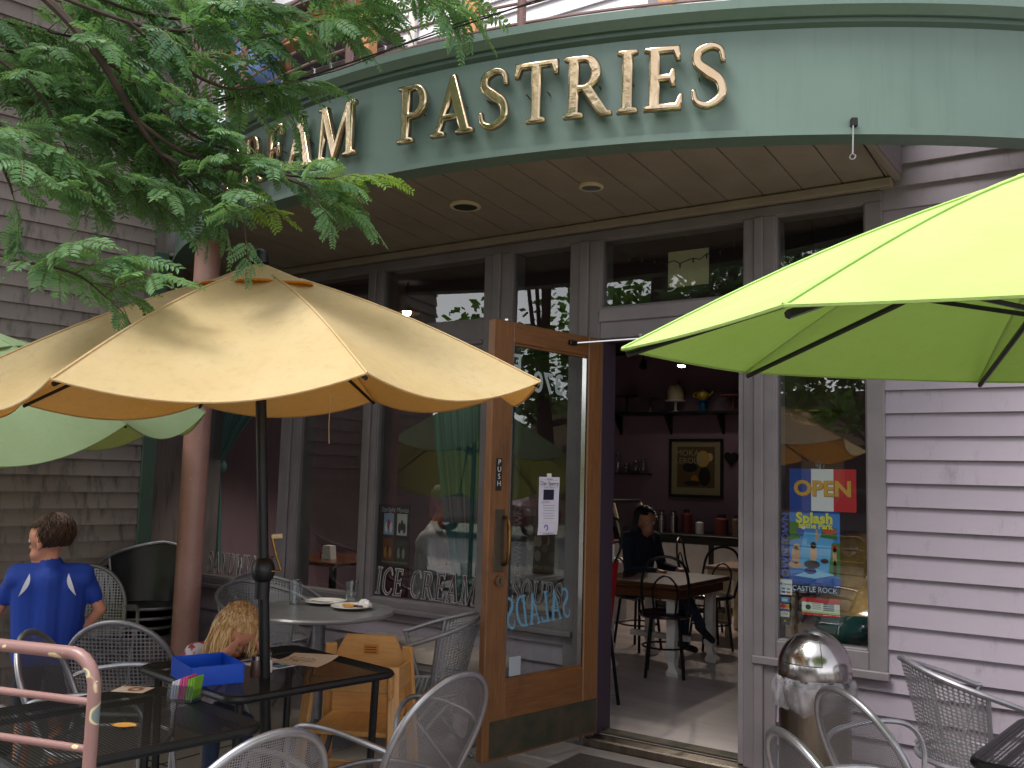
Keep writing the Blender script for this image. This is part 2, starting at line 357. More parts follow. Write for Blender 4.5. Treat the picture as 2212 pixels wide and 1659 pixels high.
def thing(name, label, cat, loc=(0, 0, 0), rz=0, group=None):
    o = link(name, None, None, loc, rz); o.empty_display_size = .1
    return tag(o, label, cat, group)
def struct(name, mb, mats, **k):
    o = mb.build(name, mats, **k); o['kind'] = 'structure'; return o
def copy_tree(o, parent=None):
    c = o.copy(); COL.objects.link(c); c.parent = parent
    for ch in o.children: copy_tree(ch, c)
    return c
def aim(o, M): o.matrix_local = M
def arc(cx, cy, r, a0, a1, n): return [(cx+r*cos(radians(a0+(a1-a0)*i/n)), cy+r*sin(radians(a0+(a1-a0)*i/n))) for i in range(n+1)]
def rrect(w, h, r, n=4):
    o = []
    for sx, sy, a in ((1, -1, -90), (1, 1, 0), (-1, 1, 90), (-1, -1, 180)): o += arc(sx*(w/2-r), sy*(h/2-r), r, a, a+90, n)
    return o
def cat(pts, n=6, closed=False):                   # catmull-rom
    P = [Vector(p) for p in pts]; out = []; k = len(P)
    rng = range(k if closed else k-1)
    for i in rng:
        p0 = P[i-1] if (closed or i > 0) else P[0]; p1 = P[i]; p2 = P[(i+1) % k]; p3 = P[(i+2) % k] if (closed or i+2 < k) else P[-1]
        for j in range(n):
            t = j/n; out.append(.5*((2*p1)+(p2-p0)*t+(2*p0-5*p1+4*p2-p3)*t*t+(3*p1-p0-3*p2+p3)*t**3))
    if not closed: out.append(P[-1])
    return out
# ------------------------------------------------------------------ lettering
def curve_mesh(cu, name, matname):
    o = bpy.data.objects.new('tmp', cu); COL.objects.link(o); dg = bpy.context.evaluated_depsgraph_get(); dg.update()
    me = bpy.data.meshes.new_from_object(o.evaluated_get(dg)); me.name = name
    bpy.data.objects.remove(o); bpy.data.curves.remove(cu)
    me.materials.clear(); me.materials.append(MATS[matname]); return me
def text_mesh(s, size, matname, depth=.0, bevel=0, shear=0, spacing=1.0, outline=False, align='CENTER', width=1, bold=0):
    cu = bpy.data.curves.new('t', 'FONT'); cu.body = s; cu.size = size; cu.align_x = align; cu.align_y = 'CENTER'; cu.shear = shear; cu.space_character = spacing
    cu.extrude = depth; cu.bevel_depth = bevel; cu.resolution_u = 3; cu.offset = bold
    if outline: cu.fill_mode = 'NONE'; cu.bevel_resolution = 0
    me = curve_mesh(cu, 'lettering', matname)
    if width != 1: me.transform(Matrix.Scale(width, 4, (1, 0, 0)))
    return me
def put_text(s, size, matname, parent, M, name='lettering', **k):
    o = link(name, text_mesh(s, size, matname, **k), parent); o.matrix_local = M; return o
def bz(p0, p1, p2, n=8): return [((1-t)**2*p0[0]+2*t*(1-t)*p1[0]+t*t*p2[0], (1-t)**2*p0[1]+2*t*(1-t)*p1[1]+t*t*p2[1]) for t in [i/n for i in range(n+1)]]
def qarc(a, c, b, n=7):                            # quarter superellipse from a to b with corner c
    k = .55; p1 = (a[0]+(c[0]-a[0])*k, a[1]+(c[1]-a[1])*k); p2 = (b[0]+(c[0]-b[0])*k, b[1]+(c[1]-b[1])*k); o = []
    for i in range(n+1):
        t = i/n; o.append(tuple((1-t)**3*a[q]+3*(1-t)**2*t*p1[q]+3*(1-t)*t*t*p2[q]+t**3*b[q] for q in (0, 1)))
    return o
def stroke(pts, wid, n=7):
    P = cat([(x, y, 0) for x, y in pts], n); k = len(P); L = []; Rr = []
    for i, p in enumerate(P):
        t = (P[min(i+1, k-1)]-P[max(i-1, 0)]).normalized(); nn = Vector((-t.y, t.x, 0)); u = i/(k-1)*(len(wid)-1); j = min(int(u), len(wid)-2); w_ = wid[j]+(wid[j+1]-wid[j])*(u-j)
        L.append((p+nn*w_/2)[:2]); Rr.append((p-nn*w_/2)[:2])
    return L+Rr[::-1]
SERIF_L = [(0, 1), (0, .955), (.08, .93), (.08, .07), (0, .045)]
G = {
 'I': (.30, [[(0, 0), (.30, 0), (.30, .045), (.22, .07), (.22, .93), (.30, .955), (.30, 1)]+SERIF_L]),
 'T': (.72, [[(.21, 0), (.51, 0), (.51, .045), (.43, .07), (.43, .92), (.62, .92), (.67, .78), (.72, .78), (.72, 1), (0, 1), (0, .78), (.05, .78), (.10, .92), (.29, .92), (.29, .07), (.21, .045)]]),
 'E': (.58, [[(0, 0), (.55, 0), (.58, .22), (.53, .22), (.47, .08), (.22, .08), (.22, .47), (.38, .47), (.41, .38), (.46, .38), (.46, .63), (.41, .63), (.38, .55), (.22, .55), (.22, .92), (.44, .92), (.49, .79), (.54, .79), (.53, 1)]+SERIF_L]),
 'P': (.58, [[(0, 0), (.31, 0), (.31, .045), (.22, .07), (.22, .42)]+qarc((.33, .42), (.58, .42), (.58, .71))+qarc((.58, .71), (.58, 1), (.33, 1))+SERIF_L, [(.22, .5)]+qarc((.31, .5), (.44, .5), (.44, .71))+qarc((.44, .71), (.44, .92), (.31, .92))+[(.22, .92)]]),
 'R': (.74, [[(0, 0), (.30, 0), (.30, .045), (.22, .07), (.22, .43), (.29, .43), (.53, .06), (.60, 0), (.76, 0), (.76, .04), (.70, .06), (.43, .47)]+qarc((.43, .47), (.58, .53), (.58, .73))+qarc((.58, .73), (.58, 1), (.33, 1))+SERIF_L, [(.22, .51)]+qarc((.31, .51), (.44, .51), (.44, .715))+qarc((.44, .715), (.44, .92), (.31, .92))+[(.22, .92)]]),
 'A': (.78, [[(0, 0), (.25, 0), (.25, .045), (.17, .07), (.235, .27), (.5, .27), (.565, .07), (.49, .045), (.49, 0), (.80, 0), (.80, .045), (.73, .07), (.45, 1.02), (.37, 1.02), (.09, .07), (0, .045)], [(.26, .345), (.475, .345), (.37, .69)]]),
 'M': (1.0, [[(0, 0), (.24, 0), (.24, .045), (.16, .07), (.20, .78), (.44, 0), (.50, 0), (.78, .78), (.80, .07), (.72, .045), (.72, 0), (1.02, 0), (1.02, .045), (.94, .07), (.90, .93), (.97, .955), (.97, 1), (.78, 1), (.49, .24), (.26, 1), (.05, 1), (.05, .955), (.13, .93), (.09, .07), (0, .045)]]),
 'D': (.74, [[(0, 0), (.32, 0)]+qarc((.32, 0), (.74, 0), (.74, .5))+qarc((.74, .5), (.74, 1), (.32, 1))+SERIF_L, [(.22, .08)]+qarc((.31, .08), (.59, .08), (.59, .5))+qarc((.59, .5), (.59, .92), (.31, .92))+[(.22, .92)]]),
 'S': (.54, [stroke([(.49, .72), (.45, .90), (.30, .965), (.12, .88), (.11, .70), (.27, .55), (.44, .40), (.46, .17), (.27, .03), (.09, .09), (.04, .27)], [.05, .07, .09, .11, .13, .15, .13, .11, .09, .07, .05])]),
 'C': (.66, [stroke([(.62, .74), (.54, .92), (.37, .965), (.14, .80), (.09, .5), (.14, .2), (.38, .03), (.56, .09), (.64, .24)], [.05, .07, .08, .12, .14, .12, .08, .07, .05])]),
 'O': (.76, [qarc((.38, -.02), (.76, -.02), (.76, .5))+qarc((.76, .5), (.76, 1.02), (.38, 1.02))+qarc((.38, 1.02), (0, 1.02), (0, .5))+qarc((0, .5), (0, -.02), (.38, -.02)), qarc((.38, .06), (.61, .06), (.61, .5))+qarc((.61, .5), (.61, .94), (.38, .94))+qarc((.38, .94), (.15, .94), (.15, .5))+qarc((.15, .5), (.15, .06), (.38, .06))]),
 'L': (.56, [[(0, 0), (.55, 0), (.58, .22), (.53, .22), (.47, .08), (.22, .08), (.22, .93), (.30, .955), (.30, 1)]+SERIF_L]),
 'N': (.78, [[(0, 0), (.22, 0), (.22, .045), (.15, .07), (.15, .8), (.62, 0), (.70, 0), (.70, .93), (.77, .955), (.77, 1), (.55, 1), (.55, .955), (.62, .93), (.62, .25), (.2, 1), (0, 1), (0, .955), (.07, .93), (.07, .07), (0, .045)]]),
 'H': (.74, [[(0, 0), (.30, 0), (.30, .045), (.22, .07), (.22, .46), (.52, .46), (.52, .07), (.44, .045), (.44, 0), (.74, 0), (.74, .045), (.66, .07), (.66, .93), (.74, .955), (.74, 1), (.44, 1), (.44, .955), (.52, .93), (.52, .54), (.22, .54), (.22, .93), (.30, .955), (.30, 1)]+SERIF_L]),
 'W': (1.04, [[(0, 1), (.26, 1), (.26, .955), (.2, .93), (.34, .3), (.5, .85), (.58, .85), (.74, .3), (.86, .93), (.8, .955), (.8, 1), (1.04, 1), (1.04, .955), (.97, .93), (.74, 0), (.66, 0), (.52, .52), (.36, 0), (.28, 0), (.07, .93), (0, .955)]]),
 'U': (.72, [[(0, 1), (.28, 1), (.28, .955), (.21, .93)]+qarc((.21, .33), (.21, .07), (.39, .07))+qarc((.39, .07), (.57, .07), (.57, .33))+[(.57, .93), (.5, .955), (.5, 1), (.72, 1), (.72, .955), (.65, .93)]+qarc((.65, .33), (.65, -.02), (.37, -.02))+qarc((.37, -.02), (.07, -.02), (.07, .33))+[(.07, .93), (0, .955)]]),
 ' ': (.35, []),
}
def glyph_mesh(ch, h, depth, bevel, matname, shear=0, x0=0, outline=False):
    cu = bpy.data.curves.new('g', 'CURVE'); cu.dimensions = '2D'; cu.fill_mode = 'NONE' if outline else 'BOTH'; cu.extrude = depth; cu.bevel_depth = bevel; cu.bevel_resolution = 1 if not outline else 0
    cu.resolution_u = 1; cu.offset = 0 if outline else -bevel*.55
    for ol in G[ch][1]:
        pts = [ol[0]]
        for p in ol[1:]:
            if hypot(p[0]-pts[-1][0], p[1]-pts[-1][1]) > 1e-4: pts.append(p)
        if hypot(pts[0][0]-pts[-1][0], pts[0][1]-pts[-1][1]) < 1e-4: pts.pop()
        sp = cu.splines.new('POLY'); sp.points.add(len(pts)-1); sp.use_cyclic_u = True
        for q, (x, y) in zip(sp.points, pts): q.co = ((x+shear*y)*h+x0, y*h, 0, 1)
    return curve_mesh(cu, 'letter', matname)
def word(s, h, parent, M, fill, line=None, shear=0, width=None, lw=.004):
    adv = [(G[c][0]+.09)*h for c in s]; tot = sum(adv); k = 1 if not width else width/tot; x = 0
    for c, a in zip(s, adv):
        if G[c][1]:
            me = glyph_mesh(c, h, 0, 0, fill, shear); o = link('letter', me, parent); o.matrix_local = M @ Matrix.Translation((x*k, 0, 0)) @ Matrix.Scale(k, 4, (1, 0, 0))
            if line:
                o2 = link('letter_outline', glyph_mesh(c, h, 0, lw, line, shear, outline=True), parent); o2.matrix_local = o.matrix_local @ Matrix.Translation((0, 0, .002))
        x += a
def upright(x, y, z, ang=0):     # frame of a vertical surface: local x along the wall, local y up, local z out (towards -y at ang 0)
    return Matrix.Translation((x, y, z)) @ Matrix.Rotation(ang, 4, 'Z') @ Matrix.Rotation(pi/2, 4, 'X')
# ------------------------------------------------------------------ the setting: ground, patio, road, floor
struct('ground', MB().box(-400, 400, -400, 400, -.5, -.14), 'earth')
struct('patio', MB().box(-7.5, 8, -6.4, 1.0, -.13, 0), 'concrete')
struct('pavement', MB().box(-60, 60, -8.2, -6.404, -.135, -.004), 'concrete')
struct('road', MB().box(-60, 60, -17, -8.35, -.3, -.125), 'asphalt')
struct('kerb', MB().bbox(-60, 60, -8.35, -8.2, -.3, .004, .02), 'stone')
pj = struct('patio_joint', MB().box(-7.4, 8, -1.562, -1.550, -.01, .0015), 'soffit_gap')
for x in (-5.6, -4.0, -2.4, -.8, .8): pj2 = MB().box(x, x+.012, -6.4, 0, -.01, .0012).build('patio_joint', 'soffit_gap'); pj2['kind'] = 'structure'
struct('floor', MB().box(-6.6, -.92, .02, 5.62, 0, .09), 'floor_vinyl')
# ------------------------------------------------------------------ the bakery building
B = thing('bakery_building', 'lavender clapboard bakery building with grey window frames and an open oak door', 'building')
KX, KY, LA = -5.57, -.62, radians(79)
EXP = .105
def board(L, mt):
    m = MB(); H = EXP+.012
    m.add([(0, -.025, 0), (L, -.025, 0), (L, -.006, H), (0, -.006, H), (0, .01, 0), (L, .01, 0), (L, .01, H), (0, .01, H)],
          [(0, 1, 2, 3), (4, 7, 6, 5), (0, 4, 5, 1), (3, 2, 6, 7), (0, 3, 7, 4), (1, 5, 6, 2)])
    return m.mesh('siding_board', [mt])
bmesh_cache = {}
def boards(x0, x1, z0, z1, mt, loc=(0, 0), rz=0):
    L = round(x1-x0, 3); me = bmesh_cache.setdefault((L, mt), None) or board(L, mt); bmesh_cache[(L, mt)] = me
    z = z0
    while z < z1-.02:
        o = link('siding_board', me, B, (loc[0]+cos(rz)*x0, loc[1]+sin(rz)*x0, z), rz)
        if z+EXP+.012 > z1: o.scale.z = (z1-z)/(EXP+.012)
        z += EXP
def part(name, mb, mt, parent=B, **k): return mb.build(name, mt, parent, **k)
# right wall
boards(-.985, 4.0, .605, 3.30, 'siding'); boards(-1.6, 4.0, 0.0, .605, 'siding')
part('wall_core', MB().box(-.95, 4.0, .011, .16, 0, 3.3), 'wall_dark')
# left wall
boards(-2.25, -.095, .0, 6.6, 'siding_old', (KX, KY), LA)
part('wall_core', MB().box(-2.24, .0, .011, 4.0, 0, 6.6), 'siding_old', loc=(KX, KY, 0), rz=LA)
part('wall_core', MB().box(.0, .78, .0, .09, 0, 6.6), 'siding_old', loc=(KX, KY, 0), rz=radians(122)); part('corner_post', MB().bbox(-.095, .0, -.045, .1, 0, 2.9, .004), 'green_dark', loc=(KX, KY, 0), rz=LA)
# wall under the windows
boards(-6.5, -5.92, 0, 2.84, 'siding_old'); part('wall_core', MB().box(-6.6, -5.92, .011, .019, 0, 2.95), 'wall_dark')
boards(-5.9, -2.58, 0, .575, 'siding')
part('wall_core', MB().box(-5.9, -2.58, .011, .16, 0, .575), 'wall_dark')
part('wall_core', MB().box(-1.6, -.96, .012, .16, 0, .575), 'wall_dark')
# upper storey
boards(-5.45, 4.0, 3.42, 6.6, 'siding_up_lit'); part('wall_core', MB().box(-5.45, 4.0, .011, .2, 3.3, 6.6), 'wall_dark')
def tb(x0, x1, z0, z1, y0=-.034, y1=.12, mt='trim', name='trim_board', b=.004): return part(name, MB().bbox(x0, x1, y0, y1, z0, z1, b), mt)
tb(-5.92, -.985, 2.752, 2.845, -.03, .12); tb(-5.92, -.985, 2.80, 2.842, -.055, -.031)      # header and top mould
tb(-5.92, -5.80, .575, 2.752)
for a, b_ in ((-4.985, -4.80), (-4.215, -4.09), (-3.265, -3.07), (-2.665, -2.47), (-1.65, -1.49)):
    z0 = .575 if b_ < -2.6 else .0
    tb(a, b_, z0, 2.752); w2 = (b_-a)
    tb(a+w2*.36, b_-w2*.36, z0+.05, 2.752, -.05, -.0345)                                            # cover strip down the middle of the post
tb(-1.065, -.985, .575, 2.752)
tb(-1.49, -1.065, .575, .69, -.03); tb(-1.6, -.975, .575, .612, -.06, -.0345)
tb(-5.80, -2.665, .58, .65, -.03); tb(-5.9, -2.60, .575, .605, -.062, -.0305)
tb(-4.09, -3.265, 2.10, 2.365, -.026); tb(-4.09, -3.265, 2.215, 2.24, -.045, -.0265)
tb(-2.47, -1.65, 2.195, 2.365, -.026, .12, 'trim_light'); tb(-2.47, -1.65, 2.285, 2.36, -.045, -.0265, 'trim_light')
def window(x0, x1, z0, z1, yy=.006, fr=.031, mt='trim'):
    x0, x1, z0, z1 = x0-.024, x1+.024, z0-.022, z1+.022
    w_ = thing_part('window')
    m = MB()
    for a in ((x0, x0+fr, z0, z1), (x1-fr, x1, z0, z1), (x0+fr, x1-fr, z0, z0+fr), (x0+fr, x1-fr, z1-fr, z1)):
        MB().bbox(a[0], a[1], yy-.030, yy+.04, a[2], a[3], .004).build('frame', mt, w_)
    MB().add([(x0+fr-.004, yy, z0+fr-.004), (x1-fr+.004, yy, z0+fr-.004), (x1-fr+.004, yy, z1-fr+.004), (x0+fr-.004, yy, z1-fr+.004)], [(0, 1, 2, 3)]).build('pane', 'glass', w_)
    return w_
def thing_part(name): return link(name, None, B)
window(-5.80, -4.985, .65, 2.752); window(-4.80, -4.215, .65, 2.752)
window(-4.09, -3.265, .65, 2.10); window(-4.09, -3.265, 2.365, 2.752); window(-3.07, -2.665, .65, 2.752)
window(-2.47, -1.65, 2.365, 2.752); window(-1.49, -1.065, .69, 2.752)
# door frame and threshold
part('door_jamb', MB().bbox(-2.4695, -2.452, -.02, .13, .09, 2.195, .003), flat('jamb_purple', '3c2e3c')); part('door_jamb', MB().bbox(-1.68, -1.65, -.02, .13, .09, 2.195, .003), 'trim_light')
part('threshold', MB().bbox(-2.50, -1.62, -.09, .14, .0, .088, .008), 'steel_brushed'); part('threshold', MB().bbox(-2.49, -1.63, .02, .1, .0881, .104, .004), 'bronze_plate')
part('door_step', MB().bbox(-2.75, -1.45, -.42, -.093, -.05, .045, .01), 'concrete')
# rooms behind the glass
part('interior_wall', MB().box(-6.6, -.92, 5.6, 5.75, 0, 3.0), 'wall_lav'); part('interior_wall', MB().box(-.955, -.93, .17, 5.6, 0, 2.96), 'wall_lav')
part('interior_wall', MB().box(-6.7, -6.58, .02, 5.75, 0, 3.0), 'wall_lav')
part('interior_ceiling', MB().box(-6.7, -.92, .13, 5.75, 2.96, 3.1), 'ceiling_int'); part('interior_wall', MB().box(-6.7, -.92, .125, .165, 2.76, 2.96), 'wall_dark'); part('interior_wall', MB().box(-6.6, -5.85, .02, .1, 0, 2.96), 'wall_dark')
# upper-storey timber posts, window casings, porch beam and its soffit
for x, mt in ((-3.45, 'fir'), (-2.12, 'fir'), (.2, 'fir')):
    part('timber_post', MB().bbox(x, x+.085, -.075, -.022, 3.34, 6.4, .004), mt); part('window_casing', MB().bbox(x-.075, x-.003, -.05, -.02, 3.34, 6.4, .004), 'trim_light')
part('porch_beam', MB().bbox(-5.35, -3.95, -.42, -.30, 4.28, 4.47, .006), 'fir'); part('porch_fascia', MB().bbox(-5.35, -3.90, -.50, -.29, 4.473, 4.52, .004), 'trim'); part('timber_post', MB().bbox(-4.02, -3.95, -.40, -.32, 3.34, 4.279, .004), 'fir')
for i in range(8): part('soffit_board', MB().bbox(-5.35+i*.17, -5.19+i*.17, -.299, -.022, 4.30, 4.32, .003), 'trim')
part('window_casing', MB().bbox(-3.94, -3.88, -.05, -.021, 3.34, 6.4, .004), 'white')
# ---- the open oak door (leaf hinged on the left jamb, swung outwards)
DH = link('door', None, B, (-2.462, -.035, 0)); DH.rotation_euler = (0, 0, atan2(-.98348, -.18102))   # local x along the leaf, local +y faces the viewer
D0, D1, DZ0, DZ1, DT = 0.0, .828, .105, 2.19, .044
def dpart(name, mb, mt, smooth=False): return mb.build(name, mt, DH, smooth=smooth)
dpart('stile', MB().bbox(D0, .118, -DT/2, DT/2, DZ0, DZ1, .005), 'oak_v'); dpart('stile', MB().bbox(.69, D1, -DT/2, DT/2, DZ0, DZ1, .005), 'oak_v')
dpart('rail', MB().bbox(.1185, .6895, -DT/2+.001, DT/2-.001, 2.085, DZ1-.001, .004), 'oak_h'); dpart('rail', MB().bbox(.1185, .6895, -DT/2+.001, DT/2-.001, DZ0+.001, .455, .004), 'oak_h')
for a in ((.1185, .129, .455, 2.085), (.679, .6895, .455, 2.085)): dpart('glazing_bead', MB().box(a[0], a[1], -.014, .014, a[2], a[3]), 'steel')
dpart('glazing_bead', MB().box(.129, .679, -.013, .013, .455, .466), 'oak_h'); dpart('glazing_bead', MB().box(.129, .679, -.013, .013, 2.074, 2.085), 'oak_h')
dpart('pane', MB().add([(.12, 0, .456), (.688, 0, .456), (.688, 0, 2.084), (.12, 0, 2.084)], [(0, 1, 2, 3)]), 'glass_single')
dpart('kick_plate', MB().bbox(.012, .785, DT/2+.0005, DT/2+.004, .118, .285, .001), 'bronze_plate')
FD = Matrix.Rotation(pi, 4, 'Z') @ Matrix.Rotation(pi/2, 4, 'X')      # text frame facing +y locally: reads from the viewer's side
def dtext(s, size, mt, x, z, y, mirror=True, **k):
    # mirrored: lettering put on to be read from the outside face of the door
    M = Matrix.Translation((x, y, z)) @ FD
    if mirror: M = M @ Matrix.Scale(-1, 4, (1, 0, 0))
    return put_text(s, size, mt, DH, M, **k)
col('c9ccd2'); col('7fb2d8')
dtext('370', .15, 'colour_c9ccd2', .405, 1.905, -.004, spacing=1.05, bevel=.0, width=1.0, bold=.003)
dtext('F', .19, 'colour_c9ccd2', .642, 1.965, -.004)
o = dtext('E', .19, 'colour_c9ccd2', .735, 1.965, -.004)
bpy.data.objects.remove(o)
sal = link('lettering', None, DH)
sal.matrix_local = Matrix.Translation((.655, -.004, .70)) @ FD @ Matrix.Scale(-1, 4, (1, 0, 0)) @ Matrix.Translation((-.47, 0, 0))
bpy.data.objects.remove(sal)
word('SALADS', .155, DH, Matrix.Translation((.195, -.004, .715)) @ Matrix.Rotation(radians(3), 4, 'Y') @ Matrix.Rotation(pi/2, 4, 'X'), 'colour_7fb2d8', None, shear=.18, width=.47)
dpart('push_plate', MB().bbox(.752, .792, DT/2+.0004, DT/2+.003, 1.36, 1.515, .001), 'black')
for i, c in enumerate('PUSH'): put_text(c, .036, 'white', DH, Matrix.Translation((.772, DT/2+.0042, 1.495-i*.034)) @ FD, width=1.05)
dpart('handle_plate', MB().bbox(.725, .79, DT/2+.0004, DT/2+.005, .975, 1.27, .002), 'bronze_plate')
dpart('handle', MB().tube(cat([(.735, .024, 1.235), (.735, .055, 1.225), (.735, .066, 1.18), (.735, .066, 1.07), (.735, .055, 1.02), (.735, .024, 1.01)], 5), [.009]*26, 8), 'brass_old', True)
dpart('lock', MB().tube([(.758, .0225, .934), (.758, .038, .934)], .026, 14), 'brass', True); dpart('lock_keyway', MB().box(.755, .761, .0381, .0395, .922, .946), 'black')
dpart('door_stop', MB().bbox(.70, .73, -.01, .012, DZ1+.0005, DZ1+.014, .002), 'steel')
dpart('closer_bracket', MB().bbox(.235, .29, DT/2+.0004, DT/2+.02, 2.125, 2.15, .003), 'black_metal')
part('closer_arm', MB().tube([(-2.50, -.27, 2.14), (-2.20, -.07, 2.175)], .006, 6), 'steel'); part('closer_arm', MB().tube([(-2.20, -.07, 2.155), (-2.20, -.07, 2.20)], .008, 6), 'steel')
dpart('sticker', MB().bbox(.56, .64, -.006, -.003, .47, .56, .001), 'paper_white')
dpart('hinge', MB().tube([(-.006, -.018, 1.85), (-.006, -.018, 1.95)], .008, 8), 'brass_old'); dpart('hinge', MB().tube([(-.006, -.018, .35), (-.006, -.018, .45)], .008, 8), 'brass_old')
# ------------------------------------------------------------------ the curved balcony
BX, BY, BR = -3.13, 3.14, 4.43
A0, A1 = radians(-122.6), radians(-45.5)
BAL = thing('curved_balcony', 'curved green balcony with plank soffit, pink column and pink railing above the shopfront', 'balcony')
def ring(name, prof, mt, a0=A0, a1=A1, n=90):
    m = MB(); k = len(prof); vs = []; fs = []
    for i in range(n+1):
        a = a0+(a1-a0)*i/n
        for r, z in prof: vs.append((BX+r*cos(a), BY+r*sin(a), z))
    for i in range(n):
        for j in range(k): fs.append((i*k+j, i*k+(j+1) % k, (i+1)*k+(j+1) % k, (i+1)*k+j))
    fs += [tuple(range(k)), tuple(range(n*k+k-1, n*k-1, -1))]
    return m.add(vs, fs).build(name, mt, BAL, smooth=True)
ring('fascia', [(BR-.06, 2.862), (BR, 2.862), (BR, 3.325), (BR-.06, 3.325)], 'green')
ring('fascia_lip', [(BR-.10, 2.832), (BR+.016, 2.832), (BR+.016, 2.8615), (BR-.10, 2.8615)], 'green')
ring('fascia_cap', [(BR-.12, 3.3255), (BR+.035, 3.3255), (BR+.07, 3.355), (BR+.07, 3.392), (BR-.12, 3.392)], 'green')
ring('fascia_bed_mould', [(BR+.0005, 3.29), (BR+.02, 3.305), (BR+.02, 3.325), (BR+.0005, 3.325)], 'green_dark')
def edge_y(x, r): return BY-sqrt(max(r*r-(x-BX)**2, 0))
# soffit planks run from the wall out to the fascia, falling slightly towards the wall
SW = .19; x = -6.66; zs = lambda y: 2.846+(-y)*.075
while x < -.93:
    xa, xb = x+.004, min(x+SW-.004, -.93); ya, yb = edge_y(xa, BR-.085), edge_y(xb, BR-.085)
    if xa < -5.45: ya = -.6
    if xb < -5.45: yb = -.6
    T = .02
    m = MB().add([(xa, ya, zs(ya)), (xb, yb, zs(yb)), (xb, -.032, zs(0)), (xa, -.032, zs(0)), (xa, ya, zs(ya)+T), (xb, yb, zs(yb)+T), (xb, -.032, zs(0)+T), (xa, -.032, zs(0)+T)],
                 [(0, 3, 2, 1), (4, 5, 6, 7), (0, 1, 5, 4), (1, 2, 6, 5), (2, 3, 7, 6), (3, 0, 4, 7)])
    m.build('soffit_plank', 'soffit', BAL); x += SW
dk = [(BX+(BR-.13)*cos(A0+(A1-A0)*i/60), BY+(BR-.13)*sin(A0+(A1-A0)*i/60)) for i in range(61)]
MB().prism([q for q in dk if q[0] < -.9]+[(-.9, edge_y(-.9, BR-.13)), (-.9, -.02), (-5.45, -.02)], 3.06, 3.30).build('deck', 'deck', BAL)
MB().bbox(-.93, -.895, -.62, -.03, 2.86, 3.05, .003).build('soffit_end_board', 'siding', BAL); MB().bbox(-.9295, -.9, -.6, -.035, 2.835, 2.859, .003).build('soffit_end_board', 'soffit', BAL)
MB().bbox(-6.5, -.93, -.09, -.033, 2.80, 2.843, .005).build('soffit_mould', 'soffit', BAL)
for (x, y, r, dark) in ((-3.02, -.559, .085, True), (-2.258, -.521, .062, False)):
    z = zs(y)
    d = link('downlight', None, BAL, (x, y, z)); MB().lathe([(r*.70, -.004), (r*.8, -.012), (r, -.008), (r, .004)], 28).build('trim_ring', 'cream', d, smooth=True)
    MB().lathe([(.0005, -.0105), (r*.76, -.0105)], 28).build('lens', 'black' if dark else 'alu_dull', d)
MB().lathe([(.078, 0), (.078, 2.93)], 40).build('column', 'pink_column', BAL, (-4.80, -.86, 0), smooth=True); MB().lathe([(.078, 0.02), (.12, .02), (.12, 0)], 32).build('column_foot', 'pink_column', BAL, (-4.80, -.86, 0))
# railing
RR = BR-.03; an = -120.0
def rp(a, z): return (BX+RR*cos(radians(a)), BY+RR*sin(radians(a)), z)
for a in (-119, -104.5, -91.5, -78.6, -64, -50.5): MB().tube([rp(a, 3.393), rp(a, 4.42)], .021, 12).build('railing_post', 'pink', BAL, smooth=True)
for k in range(10): MB().tube([rp(-119+68.5*i/50, 3.455+.096*k) for i in range(51)], .0078, 6).build('railing_bar', 'pink', BAL, smooth=True)
MB().tube([rp(-119+68.5*i/50, 4.42) for i in range(51)], .024, 10).build('top_rail', 'pink', BAL, smooth=True)
hk = thing('hanging_eye_rod', 'thin steel rod with an eye hanging from a bracket on the green fascia', 'hook')
ha = radians(-60.4); hx, hy = BX+(BR+.018)*cos(ha), BY+(BR+.018)*sin(ha)
MB().bbox(-.013, .013, -.014, .012, -.014, .022, .003).build('bracket', 'iron', hk, (hx, hy, 2.875), ha+pi/2); MB().tube([(hx, hy-.012, 2.87), (hx-.003, hy-.012, 2.745)], .0035, 6).build('rod', 'steel', hk)
MB().tube([(hx-.003+.011*sin(t*pi/6), hy-.012, 2.735-.011*cos(t*pi/6)) for t in range(12)], .003, 6, closed=True).build('eye', 'steel', hk)
# ------------------------------------------------------------------ raised brass sign
SG = thing('sign_lettering', 'raised polished brass serif letters on the curved green fascia', 'sign')
def sign(s, end_deg=None, start_deg=None, h=.268, gap=.032):
    ws = [G[c][0]*h for c in s]; tot = sum(ws)+gap*(len(s)-1); rr = BR+.03
    a = radians(start_deg) if start_deg is not None else radians(end_deg)-tot/rr
    for c, w_ in zip(s, ws):
        am = a+w_/2/rr; me = glyph_mesh(c, h, .009, .0085, 'brass')
        o = link('letter', me, SG); t = Vector((-sin(am), cos(am), 0)); nrm = Vector((cos(am), sin(am), 0)); p = Vector((BX, BY, 0))+nrm*(BR+.042)-t*w_/2
        M = Matrix((t, Vector((0, 0, 1)), nrm)).transposed().to_4x4(); M.translation = (p.x, p.y, 2.952); o.matrix_local = M
        for qx in (.25, .75):
            pin = MB().tube([(w_*qx, h*.5, -.042), (w_*qx, h*.5, 0)], .003, 5).build('stud', 'brass_old', SG); pin.matrix_local = M
        a += (w_+gap)/rr
sign('PASTRIES', start_deg=-86.2); sign('DREAM', end_deg=-89.6)
